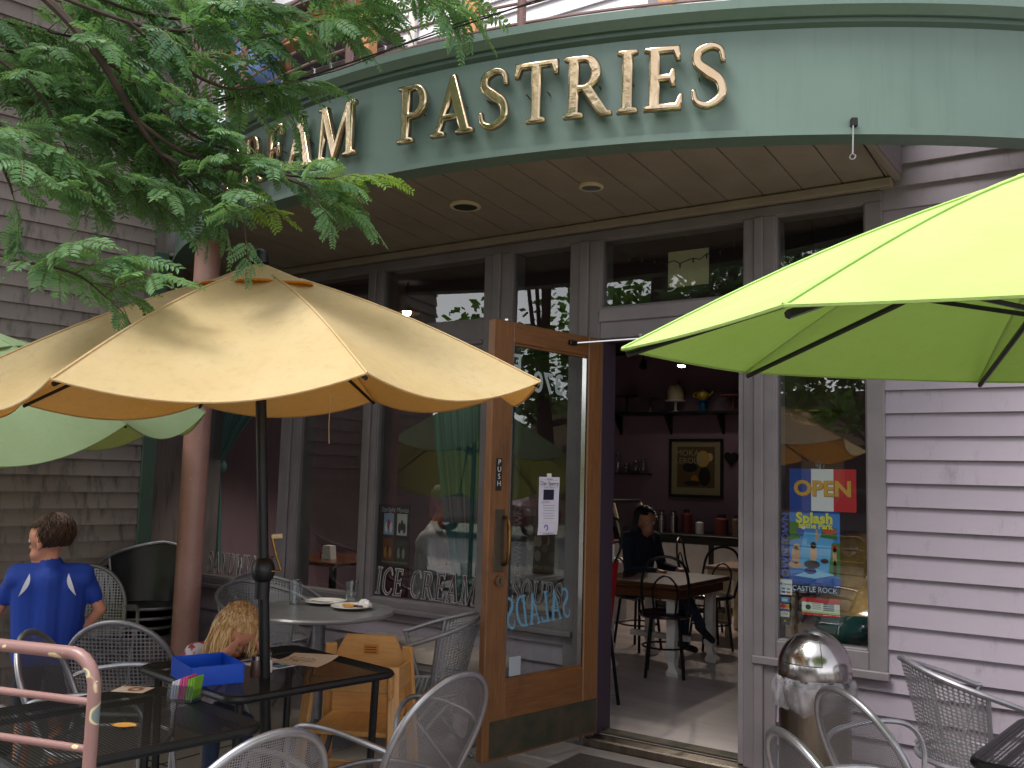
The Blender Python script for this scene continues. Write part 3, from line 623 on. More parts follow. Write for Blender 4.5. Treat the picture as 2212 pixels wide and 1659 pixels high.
# ------------------------------------------------------------------ umbrellas
def umbrella(name, label, c, Rr, ph, tilt, h, canvas, under, z_base, sag, pole_mat='black_metal', crank=True, vent=True, base=True, upright_pole=False, inward=.03):
    ax = Vector((tilt[0], tilt[1], 1)).normalized(); u = (Vector((1, 0, 0))-ax*ax.x).normalized(); w_ = ax.cross(u)
    c = Vector(c); base_pt = c-ax*((c.z-z_base)/ax.z)
    if upright_pole: base_pt = Vector((c.x+ax.x*h*.6, c.y+ax.y*h*.6, z_base))
    t = thing(name, label, 'umbrella', base_pt); O = base_pt
    ap = c+ax*h
    def vtx(k): a = ph-k*pi/4; return c+(u*cos(a)+w_*sin(a))*Rr
    rv = .16
    for k in range(8):
        A, Bv = vtx(k), vtx(k+1)
        def fn(i, j, A=A, Bv=Bv):
            s_ = rv+(1-rv)*i                               # from vent to rim
            e = A.lerp(Bv, j); mid = 4*j*(1-j)
            p = ap.lerp(e, s_)
            p = p-ax*(sag*mid*s_*s_*1.0)+ax*(.035*sin(pi*s_)*(1-mid*.6))-(e-c).normalized()*(inward*mid*s_*s_)
            return p-O
        MB().grid(fn, 12, 10).build('canopy_panel', canvas, t, smooth='all')
        ridge = [ap.lerp(A, rv+(1-rv)*q/12)+ax*(.035*sin(pi*(rv+(1-rv)*q/12)))+ax*.001-O for q in range(13)]
        MB().tube(ridge, .0042, 5).build('seam', canvas, t, smooth=True)
        MB().tube([fn(1, j/16) for j in range(17)], .0035, 5).build('hem', canvas, t, smooth=True)
    def vn(i, j):
        a = ph-j*2*pi; s_ = .03+.19*i; d = (u*cos(a)+w_*sin(a))
        wob = 1+.06*cos(8*a) if i > .9 else 1
        return ap+ax*.02+d*Rr*s_*wob-ax*(h*s_*1.02)-O
    if vent: MB().grid(vn, 4, 48).build('vent_cap', canvas, t, smooth='all'); MB().tube([vn(1, j/48)-ax*.002 for j in range(48)], .004, 5, closed=True).build('vent_hem', under, t)
    hub = ap-ax*.10
    for k in range(8):
        v = vtx(k); MB().tube([hub-O+(v-c).normalized()*.03, hub.lerp(v, .5)-O-ax*.01, v-O-ax*.012-(v-c).normalized()*.01], [.008, .008, .007], 6).build('rib', 'black_metal', t)
        s0 = c+ax*(h*.45-.13)+(v-c).normalized()*.035; s1 = hub.lerp(v, .45)-ax*.018
        MB().tube([s0-O, s1-O], .006, 5).build('strut', 'black_metal', t)
    MB().tube([Vector((0, 0, 0)), ap-O-ax*.02], .0195, 14).build('pole', pole_mat, t, smooth=True)
    MB().tube([c+ax*(h*.45-.16)-O, c+ax*(h*.45-.10)-O], .034, 14).build('runner', 'black_metal', t, smooth=True); MB().tube([hub-O-ax*.025, hub-O+ax*.03], .036, 14).build('hub', 'black_metal', t, smooth=True)
    fin = MB().lathe([(.0, .055), (.018, .05), (.03, .035), (.034, .015), (.036, 0)], 16).build('finial', 'black_metal', t, smooth=True); fin.location = ap+ax*.015-O
    if crank:
        cz = 1.07; p = base_pt+ax*(cz-z_base)-O
        MB().ball(p, .042, 14, 10, sc=(1, 1, 1.25)).build('crank_housing', 'black_metal', t, smooth=True); MB().tube([p+Vector((0, 0, -.10)), p+Vector((0, 0, -.04))], .027, 12).build('collar', 'black_metal', t, smooth=True)
        MB().tube([p+Vector((.035, .0, .0)), p+Vector((.055, .035, .0)), p+Vector((.03, .03, .055)), p+Vector((.015, .02, .12))], .005, 6).build('crank_arm', 'brass_old', t); MB().tube([p+Vector((.015, .02, .12)), p+Vector((.045, .04, .123))], .009, 8).build('crank_knob', 'cream', t)
    if base:
        MB().lathe([(0, .0), (.24, 0), (.24, .04), (.2, .06), (.05, .075), (.03, .20), (.024, .20)], 28).build('base', 'black_metal', t, smooth=True)
    return t
s_ = 1.04; sc = lambda p: tuple(o+(q-o)*s_ for o, q in zip((0, -4.46, 1.42), p))
uy = umbrella('parasol', 'faded yellow canvas parasol standing in the black mesh table', sc((-2.553, -2.292, 1.692)), 1.042, .344, (-.018, -.071), .462, 'canvas_yellow', 'canvas_orange', 0.0, .068)
MB().tube([(.12, .08, 1.72), (.118, .08, 1.60), (.122, .082, 1.53)], .002, 4).build('pull_cord', 'cream', uy)
umbrella('parasol', 'bright lime green parasol at the right edge of the photo', (-.04, -2.236, 1.704), 1.004, 3.534, (.029, -.042), .42, 'canvas_lime', 'canvas_lime', 0.0, .004, inward=.004)
umbrella('parasol', 'pale mint green parasol drooping behind the yellow one by the left wall', (-4.84, -1.98, 1.50), .99, .84, (-.115, -.222), .62, 'canvas_mint', 'canvas_mint', 0.0, .10, crank=False, upright_pole=True)
# ------------------------------------------------------------------ chairs
def mesh_chair(name, label, back='mesh_alu', frame='alu', H=.80, group='metal cafe chairs on the patio'):
    """local +x is the way the chair faces"""
    t = thing(name, label, 'chair', group=group); SZ = .41
    # seat: round-cornered dished mesh with a tube rim
    ol = [(.205*abs(cos(a))**.75*(1 if cos(a) > 0 else -1)+.01, .215*abs(sin(a))**.75*(1 if sin(a) > 0 else -1)) for a in [2*pi*i/40 for i in range(40)]]
    def seat(i, j):
        x, y = ol[int(round(j*40)) % 40]; r = .02+.98*i; return (x*r, y*r, SZ-.018*(1-r*r))
    MB().grid(seat, 6, 40, uv=lambda a, b: (seat(a, b)[0], seat(a, b)[1])).build('seat', back, t, smooth='all')
    MB().tube([(x, y, SZ) for x, y in ol], .0095, 8, closed=True).build('seat_rim', frame, t, smooth=True)
    def hw(v): return .205+.02*sin(v*3) if v < .38 else max(.0, .222*sqrt(max(0, 1-((v-.38)/.62)**2.2)))
    def bk(u_, v):
        y = (u_*2-1)*hw(v); z = SZ+.03+(H-SZ-.03)*v; x = -.20-.115*v+1.15*y*y*(1-.35*v)-.02*sin(pi*v)
        return (x, y, z)
    MB().grid(lambda a, b: bk(a, b*.999), 12, 16, uv=lambda a, b: (bk(a, b)[1], bk(a, b)[2])).build('backrest', back, t, smooth='all')
    rim = [bk(0, v/14) for v in range(14)]+[bk(0, .97), bk(.5, 1), bk(1, .97)]+[bk(1, v/14) for v in range(13, -1, -1)]
    rim = [bk(0, v) for v in (0, .15, .3, .45, .6, .72, .82, .90, .955, .985)]+[bk(.5, 1.0)]+[bk(1, v) for v in (.985, .955, .9, .82, .72, .6, .45, .3, .15, 0)]
    MB().tube(cat(rim, 3), .0115, 10).build('back_rim', frame, t, smooth=True)
    for s in (-1, 1):
        a0 = bk(.5+.5*s, .42); 
        arm = cat([a0, (a0[0]+.07, s*.255, .615), (.0, s*.268, .632), (.13, s*.268, .615), (.185, s*.262, .54), (.175, s*.245, SZ), (.20, s*.235, .2), (.225, s*.23, .008)], 5)
        MB().tube(arm, .0095, 8).build('arm', frame, t, smooth=True)
        MB().tube(cat([(-.15, s*.20, SZ), (-.20, s*.215, .22), (-.255, s*.225, .008)], 4), .0095, 8).build('leg', frame, t, smooth=True)
        for x in (.225, -.255): MB().tube([(x, s*.23 if x > 0 else s*.225, 0), (x, s*.23 if x > 0 else s*.225, .016)], .013, 8).build('foot', 'black', t)
    return t
def barrel_chair(name, label, panel='mesh_weave', frame='alu_dull', group='woven barrel chairs'):
    t = thing(name, label, 'chair', group=group); SZ = .40
    def rail(j):  # j -1..1 from right arm end round the back to left arm end
        a = j*2.15; x = .02-.27*cos(a) if abs(a) < pi/2 else .02+.27*(abs(a)-pi/2)*.92; y = .275*sin(min(max(a, -pi/2), pi/2))*(1+.03*abs(j)); z = .765-.145*min(1, abs(j)*1.05)**1.3
        return Vector((x, y, z))
    MB().tube([rail(-1+i/24) for i in range(49)], .011, 8).build('top_rail', frame, t, smooth=True)
    def pan(i, j):
        q = (i*2-1)*.60; p = rail(q); b = Vector((p.x*.74+.02, p.y*.80, SZ-.0)); return p.lerp(b, j)
    MB().grid(pan, 28, 8, uv=lambda a, b: (a*.78, b*.37)).build('back_panel', panel, t, smooth='all')
    for q in (-.60, .60): MB().tube([pan(.5+q/1.2, 0), pan(.5+q/1.2, 1)], .009, 8).build('upright', frame, t, smooth=True)
    ol = [(.215*cos(a)+.02, .225*sin(a)) for a in [2*pi*i/36 for i in range(36)]]
    st = lambda i, j: (ol[int(round(j*36)) % 36][0]*(.02+.98*i), ol[int(round(j*36)) % 36][1]*(.02+.98*i), SZ-.012*(1-i*i))
    MB().grid(st, 5, 36, uv=lambda a, b: st(a, b)[:2]).build('seat', panel, t, smooth='all'); MB().tube([(x, y, SZ) for x, y in ol], .010, 8, closed=True).build('seat_rim', frame, t, smooth=True)
    for s in (-1, 1):
        e = rail(s*.98)
        MB().tube([e, (e.x-.10, s*.265, .33), (-.21, s*.25, .006)], .0095, 8).build('leg', frame, t, smooth=True)
        MB().tube([(-.13, s*.215, SZ), (.03, s*.255, .22), (.20, s*.255, .006)], .0095, 8).build('leg', frame, t, smooth=True)
    return t
def place(o, x, y, face, z=0): o.location = (x, y, z); o.rotation_euler = (0, 0, atan2(face[1], face[0])); return o
proto = {}
def chair(kind, label, x, y, face, z=0, **k):
    key = (kind, str(sorted(k.items())))
    if key not in proto: proto[key] = o = (mesh_chair if kind == 'mesh' else barrel_chair)('patio_chair' if kind == 'mesh' else 'barrel_chair', label, **k)
    else: o = copy_tree(proto[key]); o['label'] = label
    return place(o, x, y, face, z)
chair('mesh', 'silver mesh armchair with its arched back to the viewer, at the front black table', -2.05, -2.86, (-1, .08))
chair('mesh', 'silver mesh armchair seen side-on beside the open door, facing the black tables', -2.13, -2.05, (-1, .02))
chair('mesh', 'silver mesh armchair seen edge-on in front of the bin', -.60, -1.24, (.66, .75))
chair('mesh', 'silver mesh chair cut by the bottom edge, left of the one before the bin', -.55, -1.86, (.72, .69))
chair('mesh', 'dark mesh chair behind the pink foreground railing', -3.24, -2.34, (.75, .66))
chair('mesh', 'perforated grey chair beside the blonde girl at the black table', -3.64, -1.95, (-.6, .8), back='mesh_holes', frame='alu_dull', group='perforated metal chairs')
chair('mesh', 'perforated grey armchair standing against the left wall behind the boy', -4.95, -1.42, (.86, -.5), back='mesh_holes', frame='alu_dull', group='perforated metal chairs', H=.84)
chair('mesh', 'perforated chair cut by the left edge of the photo', -3.05, -3.06, (.7, .7), back='mesh_holes', frame='alu_dull', group='perforated metal chairs')
chair('barrel', 'grey woven barrel chair in front of the lavender siding at the right', -.60, -.40, (.85, .52))
chair('barrel', 'woven barrel chair in front of the bench, its back against the oak door', -2.93, -.84, (-.82, -.57))
chair('barrel', 'woven barrel chair left of the round table, right of the pink column', -4.28, -.72, (.98, -.1))
chair('barrel', 'woven barrel chair tucked behind its twin, under the painted word on the left window', -4.55, -.42, (.98, -.1))
STK = ['bottom', 'second', 'third', 'topmost']
for i in range(4):
    chair('barrel', STK[i]+' dark barrel chair of the stack in the corner behind the pink column', -5.24+.02*i, -.90+.01*i, (.6, -.8), .06*i, panel='dark_paint', frame='alu_dull', group='dark barrel chairs stacked in the corner')
# ------------------------------------------------------------------ tables
def mesh_table(label, x, y, rz, S=.66, z=.69):
    t = thing('patio_table', label, 'table', (x, y, 0), rz, 'black mesh patio tables')
    o = rrect(S, S, .05); vs = [(a, b, z) for a, b in o]
    MB().add(vs, [tuple(range(len(vs)))], 0, [[(a, b) for a, b in o]]).build('table_top', 'mesh_black', t)
    MB().tube([(a, b, z-.012) for a, b in rrect(S, S, .055)], .014, 8, closed=True).build('rim', 'black_metal', t, smooth=True)
    for sx in (-1, 1):
        for sy in (-1, 1): MB().tube([(sx*S*.42, sy*S*.42, z-.02), (sx*S*.40, sy*S*.40, 0)], .014, 8).build('leg', 'black_metal', t, smooth=True)
    for sx in (-1, 1): MB().tube([(sx*S*.42, -S*.42, z-.03), (sx*S*.42, S*.42, z-.03)], .009, 6).build('brace', 'black_metal', t)
    return t
mesh_table('black mesh table nearest the pink foreground railing', -2.53, -2.83, radians(-8.6))
tt = mesh_table('black mesh table with the blue bin, pierced by the yellow parasol', -2.75, -2.02, radians(-8.8), .68)
mesh_table('black mesh table cut by the bottom right corner', -.07, -1.28, radians(-6))
rt = thing('round_table', 'round grey table with used plates and a glass under the window', 'table', (-3.72, -.82, 0))
MB().lathe([(0, .664), (.38, .664), (.40, .670), (.402, .680), (.395, .690), (0, .690)], 56).build('table_top', 'table_grey', rt, smooth=True)
MB().lathe([(.036, 0.03), (.036, .66)], 20).build('pedestal', 'alu_dull', rt, smooth=True); MB().lathe([(0, 0), (.22, 0), (.22, .012), (.05, .03), (.036, .05)], 32).build('foot', 'alu_dull', rt, smooth=True)
rt2 = thing('round_table', 'small pale round table cut by the right edge beside the barrel chair', 'table', (-.08, -.42, 0))
MB().lathe([(0, .665), (.27, .665), (.285, .675), (.285, .690), (.28, .697), (0, .697)], 48).build('table_top', 'stone', rt2, smooth=True); MB().lathe([(.03, .02), (.03, .665)], 16).build('pedestal', 'black_metal', rt2, smooth=True); MB().lathe([(0, 0), (.2, 0), (.2, .012), (.03, .03)], 28).build('foot', 'black_metal', rt2)
# ------------------------------------------------------------------ things on the tables
TZ = .6915
bn = thing('bin', 'blue plastic box holding crayons on the black table', 'box', (-2.755, -2.292, TZ), radians(160))
W, Dp, Hh, T = .115, .092, .066, .003
MB().bbox(-W, W, -Dp, Dp, 0, T, .001).build('bottom', 'blue_bin', bn)
for a in ((-W, W, -Dp, -Dp+T), (-W, W, Dp-T, Dp), (-W, -W+T, -Dp+T, Dp-T), (W-T, W, -Dp+T, Dp-T)): MB().bbox(a[0], a[1], a[2], a[3], T, Hh, .001).build('side', 'blue_bin', bn)
MB().bbox(-.10, -.02, -.06, .05, Hh*.3, Hh*.35, .001).build('paper_slip', 'paper_white', bn)
cd = thing('sugar_caddy', 'small ribbed glass caddy of sugar packets in front of the blue box', 'caddy', (-2.555, -2.53, TZ), radians(20))
for a in ((-.045, .045, -.03, -.027), (-.045, .045, .027, .03), (-.045, -.042, -.027, .027), (.042, .045, -.027, .027)): MB().bbox(a[0], a[1], a[2], a[3], 0, .052, .001).build('glass_side', 'glass_ware', cd)
MB().bbox(-.044, .044, -.029, .029, 0, .006, .001).build('glass_base', 'glass_ware', cd)
for i in range(9): MB().tube([(-.04+.01*i, -.0315, .003), (-.04+.01*i, -.0315, .05)], .002, 5).build('rib', 'glass_ware', cd)
for i, c in enumerate(['e6e2ea', 'd8d2ea', 'e6e2ea', 'd7508f', 'e0609c', 'd7508f', '7fb53a', '86bd3e', '74a832']):
    p = MB().bbox(-.0035, .0035, -.024, .024, .007, .06+(i % 3)*.004+(i > 2)*.012, .001).build('sugar_packet', col(c), cd, (-.036+.009*i, 0, 0)); p.rotation_euler = (0, radians(8), 0)
fl = thing('flyer', 'tan leaflet lying on the black table left of the sugar caddy', 'leaflet', (-2.80, -2.55, TZ), radians(28)); MB().box(-.055, .055, -.04, .04, 0, .0015).build('sheet', 'paper', fl); MB().lathe([(.012, 0), (.026, 0)], 16, (0.01, 0, .002)).build('print', col('8a5a3c'), fl); MB().box(-.045, .03, .024, .03, .0018, .0021).build('print', col('8a5a3c'), fl)
lf = thing('fallen_leaf', 'dry yellow leaf lying on the front black table', 'leaf', (-2.42, -2.83, TZ), .5); MB().grid(lambda i, j: ((i-.5)*.075, (j-.5)*.05*sin(pi*i)**.7, .002+.004*((j-.5)*2)**2), 8, 4).build('blade', col('b5843a'), lf)
pn = thing('colouring_sheet', 'tan drawing paper lying over a printed place mat by the parasol pole', 'paper', (-2.72, -1.86, TZ), radians(12))
MB().grid(lambda i, j: ((i-.5)*.21, (j-.5)*.15, .004+.03*max(0, j-.4)**2+.01*i*j), 6, 6).build('sheet', 'paper', pn)
for k in range(6): MB().tube([(-.07+.02*k+.02*sin(q+k), -.04+.012*q, .008+.001*q) for q in range(6)], .0008, 3).build('pencil_line', col('6a5a50'), pn)
pm = thing('place_mat', 'printed place mat under the tan drawing paper', 'place mat', (-2.79, -1.97, TZ), radians(-5)); MB().box(-.13, .09, -.08, .07, 0, .0015).build('sheet', 'paper_white', pm)
for k, (c, x) in enumerate((('3c5a78', -.11), ('b0552e', -.05), ('2c3c50', .0), ('4a7d8c', .045))): MB().box(x, x+.04, -.06+.01*k, .0+.01*k, .0017, .002).build('print', col(c), pm)
st = thing('pepper_shaker', 'brown glass pepper shaker right of the blue box', 'shaker', (-2.655, -2.16, TZ)); MB().lathe([(0, 0), (.019, 0), (.021, .01), (.018, .05), (.016, .06)], 14).build('body', col('4a352a', .3), st, smooth=True); MB().lathe([(.017, .06), (.017, .074), (.01, .08), (0, .081)], 14).build('cap', 'steel', st, smooth=True)
st = thing('salt_shaker', 'glass salt shaker half full of white salt behind the pepper', 'shaker', (-2.69, -2.08, TZ)); MB().lathe([(.0, .0), (.020, 0), (.022, .01), (.019, .045)], 14).build('body', 'white', st, smooth=True); MB().lathe([(.0195, .045), (.017, .06), (.016, .062)], 14).build('neck', 'glass_ware', st); MB().lathe([(.017, .06), (.017, .072), (.01, .078), (0, .079)], 14).build('cap', 'steel', st, smooth=True)
tr = thing('paper_tray', 'pale cardboard tray on the table edge behind the blue box', 'tray', (-2.93, -2.16, TZ), radians(160)); MB().bbox(-.11, .11, -.06, .06, 0, .02, .003).build('tray', 'paper', tr)
def plate(label, x, y):
    t = thing('plate', label, 'plate', (x, y, .6905)); MB().lathe([(0, .003), (.06, .003), (.075, .008), (.112, .018), (.112, .022), (.074, .012), (.06, .007), (0, .007)], 40).build('plate', 'china', t, smooth=True); return t
p1 = plate('empty white plate with a fork beside the drinking glass on the round table', -3.84, -.66)
MB().tube([(-.08, -.03, .014), (0, -.015, .012), (.06, .0, .018)], .003, 5).build('fork', 'steel', p1); MB().box(.04, .09, -.008, .022, .016, .019).build('napkin', 'white', p1)
p2 = plate('white plate with leftovers and a crumpled napkin on the round table', -3.60, -.70)
for k in range(7): MB().ball((-.035+.015*k*.6, -.02+.008*(k % 3), .022), .013, 8, 6, sc=(1, .8, .7)).build('food', col('c98a3a'), p2)
for k in range(5): MB().ball((.02+.012*k, .0+.006*(k % 2), .02), .012, 8, 6, sc=(1.2, .8, .6)).build('food', col('4a2f2a'), p2)
bm_ = MB().grid(lambda i, j: (.06+.04*cos(6.28*j)*sin(pi*i)+.008*sin(17*j+9*i), .035+.03*sin(6.28*j)*sin(pi*i)+.006*sin(23*j), .03+.022*cos(pi*i)+.006*sin(31*j*i)), 8, 14); bm_.build('crumpled_napkin', 'white', p2)
def tumbler(label, x, y, z): 
    t = thing('drinking_glass', label, 'glass', (x, y, z)); MB().lathe([(.0, .004), (.026, .004), (.036, .13), (.038, .132), (.038, .128), (.028, .0), (0, .0)], 20).build('tumbler', 'glass_ware', t, smooth=True); return t
tumbler('clear drinking glass standing left of the plates on the round table', -3.96, -.78, .691); tumbler('clear tumbler standing behind the plate of leftovers', -3.70, -.60, .691)
# ------------------------------------------------------------------ bench, high chair, bin, mat, railing
be = thing('bench', 'stone bench with carved legs and a quilted cushion under the window', 'bench', (-3.43, -.30, 0))
MB().bbox(-.56, .56, -.16, .16, .36, .41, .012).build('seat_slab', 'stone', be)
for sx in (-.36, .36):
    m = MB(); prof = [(.15, 0), (.15, .05), (.10, .07), (.085, .16), (.11, .25), (.13, .30), (.14, .36)]
    ol = [(-a, b) for a, b in prof[::-1]]; 
    pts = [(a, b) for a, b in prof]+[(-a, b) for a, b in prof[::-1]]
    v = [(-.05, a, b) for a, b in pts]+[(.05, a, b) for a, b in pts]; n = len(pts)
    m.add(v, [tuple(range(n)), tuple(range(2*n-1, n-1, -1))]+[(i, i+n, (i+1) % n+n, (i+1) % n) for i in range(n)])
    g = m.build('leg', 'stone', be, (sx, 0, 0))
    for s in (-1, 1): MB().tube([(0, s*(.12-.008*k*cos(k*.5)), .23+.008*k*sin(k*.9)) for k in range(10)], .012, 6).build('scroll', 'stone', g, smooth=True)
def cush(i, j):
    a = (i-.5)*1.14; b = (j-.5)*.36; q = (1-abs(2*i-1)**8)*(1-abs(2*j-1)**6); z = .415+.07*q**.5*(.86+.14*abs(sin(i*pi*11))*(.6+.4*abs(sin(j*pi*3)))); return (a, b, z)
m = MB().grid(cush, 88, 18); m.grid(lambda i, j: ((i-.5)*1.14, (j-.5)*.36, .4145), 2, 2)
m.build('cushion', 'cushion_cloth' if 'cushion_cloth' in MATS else 'stone', be, smooth='all')
hc = thing('high_chair', 'wooden restaurant high chair with black strap behind the black table', 'high chair', (-2.86, -1.40, 0), radians(-62))
def plank(name, p0, p1, w_, d_, mt='pine_v'):      # board between two points, local section w x d
    p0, p1 = Vector(p0), Vector(p1); L = (p1-p0).length; o = MB().bbox(-w_/2, w_/2, -d_/2, d_/2, 0, L, .004).build(name, mt, hc); o.matrix_local = Matrix.Translation(p0) @ (p1-p0).to_track_quat('Z', 'Y').to_matrix().to_4x4(); return o
# local +x forward
for s in (-1, 1):
    plank('leg', (.21, s*.21, 0), (.13, s*.175, .62), .05, .022); plank('leg', (-.23, s*.21, 0), (-.13, s*.175, .66), .05, .022)
    MB().bbox(-.20, .20, s*.178-.009, s*.178+.009, .50, .60, .004).build('arm_panel', 'pine_h', hc); MB().bbox(-.20, .20, s*.205-.009, s*.205+.009, .12, .16, .004).build('side_rail', 'pine_h', hc)
MB().bbox(-.15, .17, -.168, .168, .34, .36, .004).build('seat', 'pine_h', hc); MB().bbox(.165, .187, -.168, .168, .52, .58, .004).build('front_bar', 'pine_h', hc)
bkp = MB().prism([(-.165, .36), (.165, .36), (.165, .60), (.11, .70), (-.11, .70), (-.165, .60)], -.009, .009).build('backrest', 'pine_h', hc); bkp.matrix_local = Matrix.Translation((-.155, 0, 0)) @ Matrix.Rotation(pi/2, 4, 'Z') @ Matrix.Rotation(pi/2, 4, 'X')
lb = MB().box(-.165, -.1645, -.03, .04, .615, .66).build('warning_label', col('b9742e'), hc); lb.location.x = .0205
for k in range(3): MB().box(-.144, -.1435, -.022, .03, .622+.011*k, .627+.011*k).build('label_print', col('5a3414'), hc)
MB().bbox(-.19, -.168, -.19, .19, .10, .14, .004).build('rear_rail', 'pine_h', hc); MB().bbox(.17, .192, -.19, .19, .16, .20, .004).build('front_rail', 'pine_h', hc)
MB().tube(cat([(.05, -.17, .37), (.09, -.19, .25), (.10, -.17, .19), (.06, -.13, .22), (.02, -.11, .33)], 5), .011, 6).build('strap', 'black', hc)
tc_ = thing('litter_bin', 'round stainless litter bin with domed swing lid below the window', 'bin', (-1.19, -.43, 0))
MB().lathe([(0, 0), (.142, 0), (.145, .02), (.145, .60), (.14, .602)], 48).build('body', 'steel_brushed', tc_, smooth=True)
dome = [(.148, .628), (.150, .635), (.150, .655)]+[(.150*cos(t*pi/2/10), .655+.165*sin(t*pi/2/10)) for t in range(1, 11)]
MB().lathe(dome, 48).build('dome_lid', 'steel', tc_, smooth='all')
fa = atan2(-4.03, 1.19)-.42
def flap(i, j): 
    a = fa-.62+1.24*i; e = .22+.72*j; r = .1515; return (r*cos(e)*cos(a), r*cos(e)*sin(a), .656+.166*sin(e))
MB().grid(flap, 12, 8).build('flap', 'steel', tc_, smooth='all')
ed = [flap(i/10, 0) for i in range(11)]+[flap(1, j/8) for j in range(1, 9)]+[flap(1-i/10, 1) for i in range(1, 11)]+[flap(0, 1-j/8) for j in range(1, 8)]
MB().tube(ed, .0022, 5, closed=True).build('flap_gap', 'black', tc_)
for k, c in enumerate('PUSH'):
    e = .36+.12*k; a = fa+.02; p = Vector((.1535*cos(e)*cos(a), .1535*cos(e)*sin(a), .656+.168*sin(e))); n_v = Vector((cos(e)*cos(a), cos(e)*sin(a), sin(e))).normalized()
    t_v = Vector((-sin(a), cos(a), 0)); up_v = n_v.cross(t_v); M = Matrix((up_v, -t_v, n_v)).transposed().to_4x4(); M.translation = p; put_text(c, .022, 'steel_brushed', tc_, M)
def bagf(i, j):
    a = 2*pi*i; r = .150+.014*sin(pi*j)+.006*sin(9*a+3*j)+.006*sin(17*a-5*j)+.004*sin(31*a); z = .632-.13*j+.008*sin(5*a)*j+.006*sin(13*a)*j; return (r*cos(a), r*sin(a), z)
MB().grid(bagf, 80, 10).build('liner_bag', 'bag', tc_, smooth='all')
mt_ = thing('door_mat', 'dark ribbed rubber mat on the step before the doorway', 'mat', (-2.06, -.52, .0)); MB().bbox(-.36, .36, -.10, .27, .046, .056, .004).build('mat', 'rubber', mt_)
for k in range(22): MB().box(-.34, .34, -.09+.016*k, -.083+.016*k, .0562, .060).build('rib', 'rubber', mt_)
rl = thing('patio_railing', 'chipped pink tubular railing in the left foreground', 'railing')
P0, dv = Vector((-1.885, -3.262, 0)), Vector((-.80, -.60, 0)).normalized()
P0b = Vector((-1.88, -3.27, 0)); dv = (Vector((-2.146, -3.345, 0))-P0b).normalized()
top = 1.018; r0 = .0142
pts = [P0b+Vector((0, 0, -.02)), P0b+Vector((0, 0, .5)), P0b+Vector((0, 0, top-.075))]+[P0b+dv*(.065*(1-cos(a)))+Vector((0, 0, top-.075+.075*sin(a))) for a in [pi/2*i/6 for i in range(1, 7)]]+[P0b+dv*.3+Vector((0, 0, top)), P0b+dv*2.6+Vector((0, 0, top))]
MB().tube(pts, r0, 16).build('post_and_top_rail', 'pink_chipped', rl, smooth=True)
for k in range(1, 10): MB().tube([P0b+Vector((0, 0, top-.098*k))+dv*.004, P0b+dv*2.6+Vector((0, 0, top-.098*k))], .0085, 10).build('bar', 'pink_chipped', rl, smooth=True)
MB().tube([P0b+dv*2.6+Vector((0, 0, 0)), P0b+dv*2.6+Vector((0, 0, top))], r0, 12).build('post', 'pink_chipped', rl, smooth=True)
